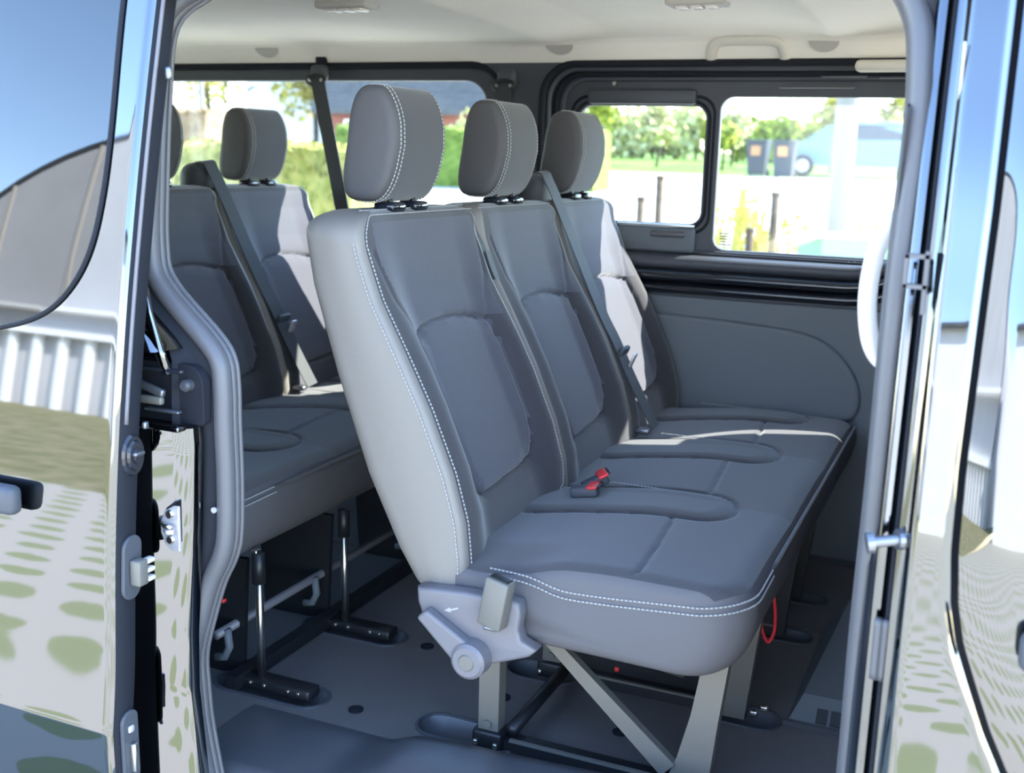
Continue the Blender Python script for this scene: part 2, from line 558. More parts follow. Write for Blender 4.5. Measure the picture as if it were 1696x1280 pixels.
# belt ledge: gloss black mouldings under the window
def extrude_x(name, prof, xs, m, parent, smooth=True, lift=None):
    v, f = [], []
    k = len(prof)
    for x in xs:
        dz = lift(x) if lift else 0
        for (y, z) in prof: v.append((x, y, z + dz))
    for i in range(len(xs) - 1):
        for j in range(k - 1): f.append((i * k + j, i * k + j + 1, (i + 1) * k + j + 1, (i + 1) * k + j))
    f += [tuple(range(k)), tuple((len(xs) - 1) * k + j for j in range(k))]
    return mk(name, v, f, m, parent, smooth)
def round_ledge(yc, zc, ry, rz, n=10):
    return [(yc - ry * math.sin(math.pi * k / n), zc + rz * math.cos(math.pi * k / n)) for k in range(n + 1)]
xl = list(np.linspace(-0.5, 0.42, 6)) + list(np.linspace(0.45, 0.68, 10))
up = lambda x: 0.10 * max(0, (x - 0.44) / 0.24) ** 2
extrude_x('belt_ledge', round_ledge(WY + .005, 0.838, 0.028, 0.020), xl, 'plastic', wall, True, up)
extrude_x('belt_ledge', round_ledge(WY + .005, 0.801, 0.050, 0.020), xl, 'gloss_black', wall, True, up)
extrude_x('belt_ledge', round_ledge(WY + .005, 0.765, 0.038, 0.018), xl, 'gloss_black', wall, True, up)
# lower trim panels
plate('trim_panel', [rrect(-0.62, 0.80, 0.02, 0.742, 0.03)], 0.02, 'trim', wall, XZ(WY - .018), bevel=0.006)
arm = [(-.60, .70), (-.03, .69), (.16, .683), (.336, .668), (.42, .635), (.475, .58), (.503, .527), (.508, .47), (.49, .437), (.45, .425), (.2, .415), (-.60, .41)]
armp = smooth_path([(a, b, 0) for a, b in arm[1:10]], 5)
arm2 = [(-.60, .70)] + [(p.x, p.y) for p in armp] + [(.2, .415), (-.60, .41)]
plate('arm_panel', [arm2], 0.03, 'trim', wall, XZ(WY - .042), bevel=0.010)
plate('trim_panel', [rrect(-2.55, -0.64, 0.02, 0.86, 0.05)], 0.02, 'trim', wall, XZ(WY - .018), bevel=0.006)
# ------------- window 1 (rear bay)
w1 = empty('window_1', (-1.33, WY + .03, 1.13), 'long dark framed side window beside the rear bench', 'window', kind='structure')
g1 = rrect(-1.99, -0.668, 0.905, 1.352, 0.075)
rel(plate('frame', [bay1, g1], 0.05, 'plastic', None, XZ(WY + .012), bevel=0.006), w1)
rel(plate('pane', [rrect(-2.02, -0.64, 0.88, 1.38, 0.09)], 0.004, 'glass', None, XZ(WY + .064)), w1)
rel(MB().tube([(a, WY - .004, b) for a, b in rrect(-2.06, -0.605, 0.86, 1.400, 0.11)], 0.008, 8, closed=True, up=(0, 1, 0)).obj('seal', 'rubber_black', None, True), w1)
# ------------- window 2 (sliding-pane bay)
w2 = empty('window_2', (0.09, WY + .03, 1.1), 'two pane side window with a sliding pane and dark frame beside the front bench', 'window', kind='structure')
pa = rrect(-0.372, 0.010, 0.948, 1.283, 0.035)
pb = rrect(0.052, 0.600, 0.878, 1.309, 0.035)
rel(plate('frame', [bay2, pa, pb], 0.024, 'plastic', None, XZ(WY + .046), bevel=0.004), w2)
rel(plate('pane', [rrect(-0.39, 0.03, 0.93, 1.30, 0.04)], 0.004, 'glass', None, XZ(WY + .072)), w2)
rel(plate('pane', [rrect(0.035, 0.62, 0.86, 1.325, 0.04)], 0.004, 'glass', None, XZ(WY + .066)), w2)
for (d, yy, rr, mm) in ((0.0, -.006, .010, 'rubber_black'), (.016, .012, .009, 'plastic'), (.034, .028, .009, 'rubber_black'), (.052, .042, .008, 'plastic')):
    rel(MB().tube([(a, WY + yy, b) for a, b in rrect(-0.478 + d, 0.662 - d, 0.845 + d * .4, 1.398 - d * .75, 0.10 - d * .5)], rr, 8, closed=True, up=(0, 1, 0)).obj('seal', mm, None, True), w2)
for i, (d, rr) in enumerate(((.012, .005), (.026, .004))):
    rel(MB().tube([(a, WY + .044, b) for a, b in rrect(-0.372 - d, 0.010 + d, 0.948 - d, 1.283 + d, 0.05)], rr, 6, closed=True, up=(0, 1, 0)).obj('seal', 'rubber_black', None, True), w2)
rel(bevel_box('slide_rail', (-0.181, WY + .034, 1.308), (0.325, 0.030, 0.042), 'plastic', None, 0.008), w2)
rel(bevel_box('latch_panel', (-0.115, WY + .032, 0.902), (0.235, 0.026, 0.076), 'trim', None, 0.010), w2)
rel(bevel_box('latch_lever', (-0.075, WY + .014, 0.918), (0.105, 0.018, 0.018), 'rubber', None, 0.007), w2)
rel(bevel_box('latch_strip', (-0.115, WY + .020, 0.943), (0.235, 0.014, 0.006), 'steel', None, 0.002), w2)
for (x, z) in ((-.265, 1.345), (.44, .862), (.455, .862)):
    mb = MB(); disc(mb, (x, WY + .03, z), 0.006, 0.012, 'Y', 10)
    rel(mb.obj('screw', 'steel'), w2)
# printed glass mark in the corner of the fixed pane
mb = MB()
for i in range(5): mb.box((0.085, WY + .0645, 0.925 - i * .008), (0.035 - .004 * (i % 2), 0.0008, 0.003))
rel(mb.obj('glass_print', 'rubber'), w2)
# front cabin side glass on the far side, and rear end wall
w3 = empty('window_3', (1.23, WY + .03, 1.1), 'front cabin side window beyond the front bench', 'window', kind='structure')
rel(plate('pane', [rrect(0.84, 1.62, 0.84, 1.38, 0.08)], 0.004, 'glass', None, XZ(WY + .042)), w3)
wb = plate('wall_back', [rrect(-0.33, 1.56, -0.06, 1.56, 0.02), rrect(-0.15, 1.38, 0.72, 1.34, 0.1)], 0.06, 'plastic', None, lambda a, b, c: Vector((-2.66 + c, a, b)))
tag(wb, 'dark lined rear end of the van with a tailgate window', 'wall', kind='structure')
plate('pane', [rrect(-0.17, 1.40, 0.70, 1.36, 0.1)], 0.004, 'glass', wb, lambda a, b, c: Vector((-2.664 + c, a, b)))
MB().box((1.76, 0.67, 0.30), (0.06, 1.75, 1.2)).obj('dash_bulkhead', 'plastic', wall)
# outer skin of the far side
plate('outer_skin', [rrect(-2.66, 2.3, -0.30, 1.55, 0.05), rrect(-2.08, -0.59, 0.85, 1.41, 0.10), rrect(-0.49, 0.67, 0.83, 1.41, 0.09), rrect(0.84, 1.62, 0.84, 1.38, 0.08)], 0.02, 'paint', wall, XZ(WY + .075))

# ================================================================== near side: body profile
TILT = [(-.30, -9), (-.05, -5), (.10, -3), (.19, -1), (.200, -1), (.205, 8.0), (.26, 6.5), (.33, 3.5), (.42, 3.2), (.55, 5.2), (.72, 7.6), (.80, 8.3), (.95, 10), (1.15, 11.5), (1.35, 13), (1.5, 18)]
_z = np.linspace(-.30, 1.5, 361)
_t = np.tan(np.radians(itp(TILT, _z)))
_y = np.concatenate([[0], np.cumsum((_t[1:] + _t[:-1]) / 2 * np.diff(_z))])
_y -= np.interp(0.70, _z, _y)
def prof_y(z): return float(np.interp(z, _z, _y))      # 0 at z = 0.70, + = towards the interior

def skin(name, zs, x_of, y_base, m, parent, nx=14, crown=0.0):
    """body panel: at every height a row from x0 to x1 on the curved side profile"""
    v, f = [], []
    for z in zs:
        x0, x1 = x_of(z)
        for i in range(nx):
            t = i / (nx - 1)
            x = x0 + (x1 - x0) * t
            v.append((x, y_base + prof_y(z) + crown * (x - x0) ** 2, z))
    for r in range(len(zs) - 1):
        for i in range(nx - 1): f.append((r * nx + i, r * nx + i + 1, (r + 1) * nx + i + 1, (r + 1) * nx + i))
    return mk(name, v, f, m, parent, True)

# ------------- door 1: slid-back sliding door
DX, DY = -0.405, -0.383
d1 = empty('door_1', (-0.9, DY + .03, 0.5), 'dark metallic sliding door pushed back along the outside of the van', 'door', kind='structure')
zz = np.linspace(-.12, 1.46, 159)
zz = np.unique(np.concatenate([zz, [.198, .2005, .203]]))
def door_y(x, z): return DY + prof_y(z) + 0.020 * (x - DX) ** 2
# window opening outline in the slid door (front lower corner is sharply raked)
gl = [(-0.462, 1.50), (-0.466, 1.35), (-0.462, 1.16), (-0.466, 1.05), (-0.482, .965), (-0.515, .905), (-0.565, .862), (-0.64, .835), (-0.75, .818), (-0.95, .80), (-1.30, .79), (-1.30, 1.50)]
gls = smooth_path([(a, b, 0) for a, b in gl[:11]], 6)
glp = [(p.x, p.y) for p in gls] + [(-1.30, 1.50)]
xsD = np.concatenate([np.linspace(DX - .002, DX - .30, 70), np.linspace(DX - .31, DX - 1.02, 26)])
def door_panel():
    nx = len(xsD)
    PX, PZ = np.meshgrid(xsD, zz)
    ins = in_poly(PX, PZ, glp)
    edge = np.exp(-((np.minimum(0, PX - DX)) / .006) ** 2)       # rolled front edge
    d = dist_poly(PX, PZ, glp[:-1])
    Y = DY + np.interp(PZ, _z, _y) + 0.020 * (PX - DX) ** 2 + .008 * edge
    v = np.stack([PX, Y, PZ], -1).reshape(-1, 3)
    f = []
    for r in range(len(zz) - 1):
        for i in range(nx - 1):
            cx, cz = (xsD[i] + xsD[i + 1]) / 2, (zz[r] + zz[r + 1]) / 2
            f.append((r * nx + i, r * nx + i + 1, (r + 1) * nx + i + 1, (r + 1) * nx + i))
    fc = np.array([[v[q][:, 0].mean(), v[q][:, 2].mean()] for q in (list(a) for a in f)])
    inside = in_poly(fc[:, 0], fc[:, 1], glp)
    pf = [q for q, k in zip(f, inside) if not k]
    o = rel(mk('door_skin', v, pf, 'paint', None, True), d1)
    return o
door_panel()
# privacy glass a touch proud of the skin, with a black band around it
def on_door(a, b, off): return (a, door_y(a, b) + off, b)
def door_patch(name, poly, off, m, tilt=0.0):
    xs_ = np.linspace(min(p[0] for p in poly), max(p[0] for p in poly), 60)
    zs_ = np.linspace(.76, 1.46, 70)
    v, idx, f = [], {}, []
    b = bmesh.new()
    vs = [b.verts.new(on_door(p[0], min(p[1], 1.46), off)) for p in poly]
    fc = b.faces.new(vs)
    bmesh.ops.triangulate(b, faces=[fc])
    for zc in np.linspace(.80, 1.44, 22):
        bmesh.ops.bisect_plane(b, geom=b.verts[:] + b.edges[:] + b.faces[:], plane_co=(0, 0, zc), plane_no=(0, 0, 1))
    for q in b.verts: q.co.y = door_y(q.co.x, q.co.z) + off
    me = bpy.data.meshes.new(name)
    b.to_mesh(me); b.free()
    me.materials.append(MT[m])
    me.polygons.foreach_set('use_smooth', [True] * len(me.polygons))
    return rel(link(bpy.data.objects.new(name, me)), d1)
door_patch('door_glass', glp, -0.004, 'privacy')
rel(MB().tube([on_door(p[0] + .002, p[1], -0.002) for p in glp[:-1] if p[1] < 1.46], 0.004, 6, up=(0, 1, 0)).obj('glass_seal', 'rubber_black', None, True), d1)
# inner lining and front edge face of the door
def strip_z(name, zs, sec, m, parent, smooth=True):
    """sec(z) -> list of (x, y)"""
    v, f = [], []
    k = None
    for z in zs:
        s = sec(z); k = len(s)
        v += [(a, b, z) for a, b in s]
    for r in range(len(zs) - 1):
        for i in range(k - 1): f.append((r * k + i, r * k + i + 1, (r + 1) * k + i + 1, (r + 1) * k + i))
    return mk(name, v, f, m, parent, smooth)
ze = np.linspace(-.12, 1.46, 60)
rel(strip_z('door_edge', ze, lambda z: [(DX - .004, DY + prof_y(z) + .008), (DX + .001, DY + prof_y(z) + .014), (DX + .001, DY + prof_y(z) + .046), (DX - .004, DY + prof_y(z) + .054)], 'rubber_black', None), d1)
rel(strip_z('door_lining', ze, lambda z: [(DX - .004, DY + prof_y(z) + .054), (DX - .02, DY + prof_y(z) + .058), (DX - 1.02, DY + prof_y(z) + .058), (DX - 1.02, DY + prof_y(z) + .02)], 'plastic', None), d1)
rel(MB().tube([(DX + .003, DY + prof_y(z) + .016, z) for z in np.linspace(.70, 1.40, 30)], .0035, 6, up=(1, 0, 0)).obj('edge_seal', 'plastic_grey', None, True), d1)
# exterior pull handle
hx = [(-0.70, .565), (-.64, .572), (-.595, .574), (-.580, .566)]
bb = bevel_box('door_handle', (-0.668, DY + prof_y(.565) - .022, .563), (0.17, 0.030, 0.048), 'plastic', None, 0.012, 3)
rel(bb, d1)
# locating cone cup, dovetail wedge and latch in the door edge
def edge_pt(z, o=0.0): return Vector((DX + .002 + o, DY + prof_y(z) + .034, z))
mb = MB()
for k, (rr, h0) in enumerate(((.030, 0), (.022, .005), (.012, .009))):
    c = edge_pt(.648, h0)
    n = 18
    vv = []
    for o_, s_ in ((0, 1), (.005, .9)):
        for i in range(n):
            a = 2 * math.pi * i / n
            vv.append((c.x + o_, c.y + math.cos(a) * rr * .8 * s_, c.z + math.sin(a) * rr * 1.15 * s_))
    mb.add(vv, [(i, (i + 1) % n, n + (i + 1) % n, n + i) for i in range(n)] + [tuple(range(n, 2 * n))])
lc = rel(mb.obj('lock_cup', 'gloss_black', None), d1)
bevel_box('lock_tongue', edge_pt(.652, .012), (0.010, 0.022, 0.007), 'steel_dark', lc, 0.003)
def oval_plate(name, zc, hgt, wd, m, parent):
    c = edge_pt(zc)
    pts = stadium(-hgt / 2, hgt / 2, 0, wd / 2)
    return plate(name, [pts], 0.007, m, parent, lambda a, b, q: Vector((c.x + q, c.y + b + prof_y(zc + a) - prof_y(zc), c.z + a)), bevel=0.002)
dv = rel(oval_plate('dovetail_base', .468, .105, .040, 'plastic', None), d1)
c = edge_pt(.462, .018)
rel(bevel_box('dovetail_wedge', c + Vector((0, .002, 0)), (0.020, 0.022, 0.042), 'leg', None, 0.003), d1)
for dz in (-.015, 0, .015):
    rel(bevel_box('dovetail_tooth', c + Vector((.003, .020, dz)), (0.014, 0.020, 0.008), 'beige_dark', None, 0.003), d1)
rel(oval_plate('latch_plate', .165, .13, .036, 'plastic', None), d1)
rel(bevel_box('latch_hook', edge_pt(.15, .012), (0.012, 0.010, 0.05), 'steel', None, 0.003), d1)
for z_ in (.20, .10): rel(bevel_box('latch_screw', edge_pt(z_, .009), (0.006, 0.012, 0.012), 'zinc', None, 0.003), d1)
rel(bevel_box('edge_bolt', edge_pt(.692, .006) + Vector((0, .02, 0)), (0.008, 0.010, 0.012), 'steel_dark', None, 0.003), d1)
rel(bevel_box('guide_clip', Vector((DX + .02, -.262, 1.235)), (0.010, 0.010, 0.020), 'steel_dark', None, 0.004), d1)

# ------------- near rear body side with C pillar
GL = [(-.06, -.385), (.016, -.400), (.107, -.417), (.18, -.424), (.246, -.425), (.32, -.405), (.39, -.381), (.44, -.356), (.485, -.345), (.58, -.342), (.675, -.344), (.73, -.345), (.777, -.352), (.81, -.378), (.852, -.428), (.885, -.465), (.918, -.489), (.97, -.497), (1.04, -.498), (1.2, -.494), (1.32, -.480)]
def gx(z): return float(itp(GL, z))
wr = empty('wall_right', (-0.6, -.25, 0), 'body side and rear door pillar of the van behind the slid door', 'wall', kind='structure')
zz2 = np.linspace(-.10, 1.40, 120)
def inner_y(z): return -0.20 + 0.35 * max(0.0, prof_y(z)) if z > .7 else -0.20
rel(strip_z('pillar_panel', zz2, lambda z: [(gx(z) - .6, -.17), (gx(z) - .05, -.17), (gx(z) + .004, -.185), (gx(z) + .004, inner_y(z) - .012), (gx(z) - .03, inner_y(z) - .020), (min(gx(z) - .045, -.405), inner_y(z) - .030), (min(gx(z) - .05, -.412), inner_y(z) - .05)], 'rubber_black', None), wr)
# painted strip of the pillar's outer face (below the hinge slot)
zs3 = np.linspace(-.12, .672, 70)
def strip_x(z): return float(itp([(-.12, -.37), (.05, -.388), (.2, -.402), (.3, -.400), (.5, -.385), (.64, -.378), (.672, -.380)], z))
rel(strip_z('pillar_skin', zs3, lambda z: [(strip_x(z) + .012, -.228), (strip_x(z) + .010, -.246), (strip_x(z) + .004, -.254), (strip_x(z) - .02, -.268), (strip_x(z) - .05, -.286), (strip_x(z) - .09, -.309), (strip_x(z) - .13, -.312), (-1.2, -.314)], 'paint', None), wr)
# upper quarter skin (mostly behind the slid door)
rel(strip_z('quarter_skin', np.linspace(.80, 1.46, 40), lambda z: [(gx(z) - .035, inner_y(z) - .03), (gx(z) - .045, DY + .085 + prof_y(z)), (gx(z) - .06, DY + .08 + prof_y(z)), (-2.66, DY + .08 + prof_y(z))], 'paint', None), wr)
rel(strip_z('quarter_skin', np.linspace(-.12, .80, 40), lambda z: [(-1.2, DY + .09 + prof_y(z)), (-2.66, DY + .09 + prof_y(z))], 'paint', None), wr)
# slanting painted gutter above the hinge slot
rel(MB().tube([(-.446, -.268, .90), (-.438, -.268, .86), (-.418, -.268, .80), (-.402, -.268, .762)], .007, 8, up=(0, 1, 0), sx=1.4).obj('gutter', 'paint', None, True), wr)
# roller hinge slot
hs = rel(plate('hinge_slot', [rrect(-.62, -.358, .674, .775, (.035, .01, .01, .01))], .03, 'rubber_black', None, XZ(-.236, 1), bevel=.002), wr)
rel(bevel_box('slot_lip', (-.47, -.268, .770), (.20, .012, .007), 'gloss_black', None, .003), wr)
rel(bevel_box('slot_ledge', (-.47, -.272, .676), (.195, .022, .010), 'paint', None, .003), wr)
rel(bevel_box('hinge_arm', (-.445, -.262, .735), (.060, .012, .014), 'steel_dark', None, .004, rot=Matrix.Rotation(.25, 3, 'Y')), wr)
rel(bevel_box('hinge_arm', (-.440, -.264, .716), (.045, .012, .014), 'leg', None, .004), wr)
mb = MB(); disc(mb, (-.385, -.236, .742), .010, -.012, 'Y', 14); disc(mb, (-.385, -.248, .742), .006, -.006, 'Y', 12)
rel(mb.obj('hinge_roller', 'steel_dark', None, False), wr)
rel(bevel_box('hinge_track', (-.425, -.255, .698), (.07, .012, .005), 'steel_dark', None, .002), wr)
# striker plate on the painted strip
sp = rel(plate('striker_plate', [[(-.380, .468), (-.380, .545), (-.392, .544), (-.408, .535), (-.418, .515), (-.418, .495), (-.410, .476), (-.398, .466)]], .006, 'zinc', None, XZ(-.280, 1), bevel=.0015), wr)
mb = MB()
for z_ in (.530, .486): disc(mb, (-.397, -.281, z_), .008, -.004, 'Y', 12, .006)
rel(mb.obj('striker_screw', 'steel', None), wr)
rel(MB().tube([(-.412, -.282, .513), (-.40, -.292, .513), (-.384, -.292, .512)], .004, 8, up=(0, 0, 1)).obj('striker_bar', 'steel', None, True), wr)
rel(MB().tube([(-.406, -.282, .500), (-.395, -.290, .502), (-.384, -.290, .504)], .004, 8, up=(0, 0, 1)).obj('striker_bar', 'pale', None, True), wr)
mb = MB(); disc(mb, (-.352, -.222, .528), .005, -.004, 'Y', 10)
rel(mb.obj('pillar_screw', 'zinc', None), wr)

# ------------- door seal (rubber loop round the opening)
def seal_pts():
    P = []
    for z, x in [(a, b) for a, b in GL]: P.append((x + .004, inner_y(z) - .008, z))
    P += [(-.44, -.125, 1.378), (-.38, -.12, 1.392), (0.0, -.118, 1.396), (.50, -.118, 1.396), (.60, -.118, 1.388), (.655, -.125, 1.362), (.688, -.140, 1.31), (.699, -.155, 1.25), (.703, -.168, 1.16), (.700, -.19, .96), (.701, -.205, .72), (.699, -.208, .51), (.700, -.208, .31), (.696, -.208, .10), (.67, -.208, -.03), (.60, -.208, -.07), (.0, -.208, -.075), (-.34, -.208, -.075)]
    return smooth_path(P, 5, closed=True)
SP = seal_pts()
seal = empty('trim_1', (0.1, -.2, 0), 'grey rubber seal running round the open side door', 'door seal', kind='structure')
rel(MB().tube(SP, 0.0165, 12, closed=True, up=(0, 1, 0), sx=1.0, sy=1.0).obj('seal_bulb', 'rubber', None, True), seal)
def inset(P, d, dy):
    out = []
    n = len(P)
    for i, p in enumerate(P):
        t = (P[(i + 1) % n] - P[i - 1]).normalized()
        nn = Vector((t.z, 0, -t.x)).normalized()
        out.append(p + nn * d + Vector((0, dy, 0)))
    return out
rel(MB().tube(inset(SP, .010, .013), 0.0075, 8, closed=True, up=(0, 1, 0)).obj('seal_lip', 'rubber', None, True), seal)
rel(MB().tube(inset(SP, .0155, .022), 0.0045, 8, closed=True, up=(0, 1, 0)).obj('seal_lip', 'rubber', None, True), seal)

# ------------- B pillar
bp = empty('pillar', (0.74, -.25, 0), 'glossy dark metallic door pillar between the side opening and the front door', 'pillar', kind='structure')
BY = -.318
def by(z): return BY + prof_y(z)
zz4 = np.linspace(-.12, 1.44, 110)
rel(strip_z('pillar_trim', zz4, lambda z: [(.80, -.13), (.70, -.13), (.690, -.15 - .04 * (z < 1.2)), (.697, by(z) + .105)], 'plastic', None), bp)
rel(strip_z('pillar_shut', zz4, lambda z: [(.697, by(z) + .105), (.706, by(z) + .10), (.709, by(z) + .066)], 'gloss_black', None), bp)
rel(strip_z('pillar_step', zz4, lambda z: [(.709, by(z) + .066), (.711, by(z) + .060), (.714, by(z) + .058), (.728, by(z) + .0620), (.7310, by(z) + .065)], 'paint_in', None), bp)
rel(strip_z('pillar_groove', zz4, lambda z: [(.7310, by(z) + .065), (.7335, by(z) + .060), (.7340, by(z) + .042)], 'rubber_black', None), bp)
rel(strip_z('pillar_lip', zz4, lambda z: [(.7340, by(z) + .042), (.7350, by(z) + .036), (.7365, by(z) + .034), (.7435, by(z) + .037), (.7450, by(z) + .010)], 'paint_in', None), bp)
XG = [(-.12, 1.9), (.05, 1.55), (.2, 1.20), (.30, 1.0), (.36, .935), (.418, .884), (.47, .858), (.524, .836), (.57, .818), (.618, .807), (.68, .801), (.78, .799), (.98, .802), (1.08, .804), (1.46, .804)]
_zg = [a for a, b in XG]
def xg(z): return float(itp(XG, z))
zz5 = np.unique(np.concatenate([np.linspace(-.12, 1.46, 140), [.198, .2005, .203]]))
def front_skin(name, x_of, nx):
    v, f = [], []
    for z in zz5:
        x0, x1 = x_of(z)
        for i in range(nx):
            t = i / (nx - 1)
            x = x0 + (x1 - x0) * t
            roll = .010 * math.exp(-((x - x0) / .006) ** 2) + .006 * math.exp(-((x1 - x) / .005) ** 2)
            wav = .0006 * math.sin(z * 14 + x * 9) + .0005 * math.sin(z * 31 + 1.3)
            v.append((x, by(z) + roll + wav + .25 * (x - .775) ** 2, z))
    for r in range(len(zz5) - 1):
        for i in range(nx - 1): f.append((r * nx + i, r * nx + i + 1, (r + 1) * nx + i + 1, (r + 1) * nx + i))
    return mk(name, v, f, 'paint', None, True)
rel(front_skin('pillar_skin', lambda z: (.7445, xg(z) - .0045), 24), bp)
rel(strip_z('gap_filler', zz5, lambda z: [(xg(z) - .012, by(z) + .03), (xg(z) + .02, by(z) + .03)], 'rubber_black', None), bp)
# weather strips, striker pin, bracket and bump stop on the shut face
for (ox, oy, rr, mm) in ((.7325, .046, .003, 'rubber_black'),):
    rel(MB().tube([(ox, by(z) + oy, z) for z in np.linspace(.0, 1.36, 40)], rr, 7, up=(1, 0, 0)).obj('weather_strip', mm, None, True), bp)
mb = MB()
mb.tube([(.741, -.302, .682), (.735, -.305, .682)], .013, 14, up=(0, 0, 1))
mb.tube([(.741, -.302, .682), (.706, -.313, .676)], .007, 12, up=(0, 0, 1))
mb.tube([(.709, -.312, .6765), (.701, -.3145, .675)], .0135, 16, up=(0, 0, 1))
rel(mb.obj('guide_pin', 'steel_dark', None, False), bp)
brk = MB()
for (cx, cz, sx, sz) in ((.724, 1.021, .028, .005), (.724, .985, .028, .005), (.712, 1.003, .005, .040), (.735, .990, .005, .075)):
    brk.box((cx, -.262, cz), (sx, .016, sz))
rel(brk.obj('striker_bracket', 'rubber', None), bp)
for (ox) in (.7235, .7325):
    rel(MB().tube([(ox, -.292, z) for z in np.linspace(.492, .572, 10)], .0062, 10, up=(1, 0, 0)).obj('bump_stop', 'rubber', None, True), bp)
rel(bevel_box('shut_label', (.7495, by(1.20) + .010, 1.235), (.003, .006, .07), 'beige_dark', None, .001), bp)
rel(bevel_box('roller_track_end', (.72, -.17, 1.385), (.05, .03, .03), 'black', None, .008), bp)
# pale grab handle on the inner side of the pillar
hp = smooth_path([(.700, -.10, 1.075), (.683, -.11, 1.055), (.664, -.12, 1.02), (.657, -.12, .96), (.663, -.12, .905), (.676, -.11, .872), (.70, -.10, .855)], 6)
rel(MB().tube(hp, .0125, 12, up=(0, 1, 0)).obj('grab_handle', 'pale', None, True), bp)

# ------------- door 2: front door
d2 = empty('door_2', (1.2, -.3, 0.5), 'dark metallic front door of the van beside the pillar', 'door', kind='structure')
def d2_x(z): return (xg(z) + .0045, max(1.95, xg(z) + .3))
rel(front_skin('door_skin', d2_x, 40), d2)
rel(bevel_box('door_handle', (.955, by(.585) - .020, .588), (0.150, 0.030, 0.048), 'plastic', None, 0.012, 3), d2)
rel(plate('door_glass', [rrect(.98, 1.62, .86, 1.34, .08)], .004, 'privacy', None, lambda a, b, c: Vector((a, by(b) + .25 * (a - .775) ** 2 - .004 + c, b))), d2)
# roof rail over the opening and sill below it
rr_ = empty('trim_2', (0.15, -.2, 1.4), 'dark painted roof rail above the side opening', 'roof rail', kind='structure')
rel(MB().box((-.4, -.155, 1.465), (4.3, .11, .10)).obj('rail_beam', 'paint_in', None), rr_)
rel(bevel_box('guide_arm', (-.36, -.235, 1.365), (.13, .05, .022), 'plastic', None, .008), rr_)
sill = empty('trim_3', (0.15, -.25, -.1), 'painted sill below the side opening', 'sill', kind='structure')
rel(MB().box((.15, -.24, -.20), (1.7, .14, .20)).obj('sill_beam', 'paint', None), sill)

# ================================================================== BENCH SEAT
EF = [(.345, .000), (.38, .006), (.419, .006), (.49, -.003), (.574, -.028), (.687, -.077), (.779, -.125), (.87, -.174), (.952, -.204), (1.02, -.218)]
ER = [(.345, -.088), (.36, -.098), (.424, -.139), (.553, -.203), (.727, -.267), (.889, -.318), (1.02, -.342)]
ZB, ZT = 0.345, 1.022
INS = [(.22, .790), (.34, .806), (.53, .814), (.70, .808), (.86, .793), (.875, .74), (.875, .60), (.86, .545), (.82, .515), (.72, .505), (.45, .498), (.34, .496), (.285, .51), (.262, .545), (.24, .66), (.22, .790)]

def back_front(t, z):
    """X of the upholstered front for t across (0..1) and height z"""
    e = itp(EF, z)
    dep = itp([(.345, .004), (.45, .016), (.55, .034), (.70, .036), (.80, .026), (.92, .010), (1.0, .004)], z)
    a = np.abs(2 * t - 1.08)
    inner = 1 - smst(.45, .90, a)
    bol = .012 * np.exp(-((a - .80) / .16) ** 2) * itp([(.345, .2), (.5, 1), (.75, 1), (.9, .2), (1.0, 0)], z)
    return e - dep * inner + bol

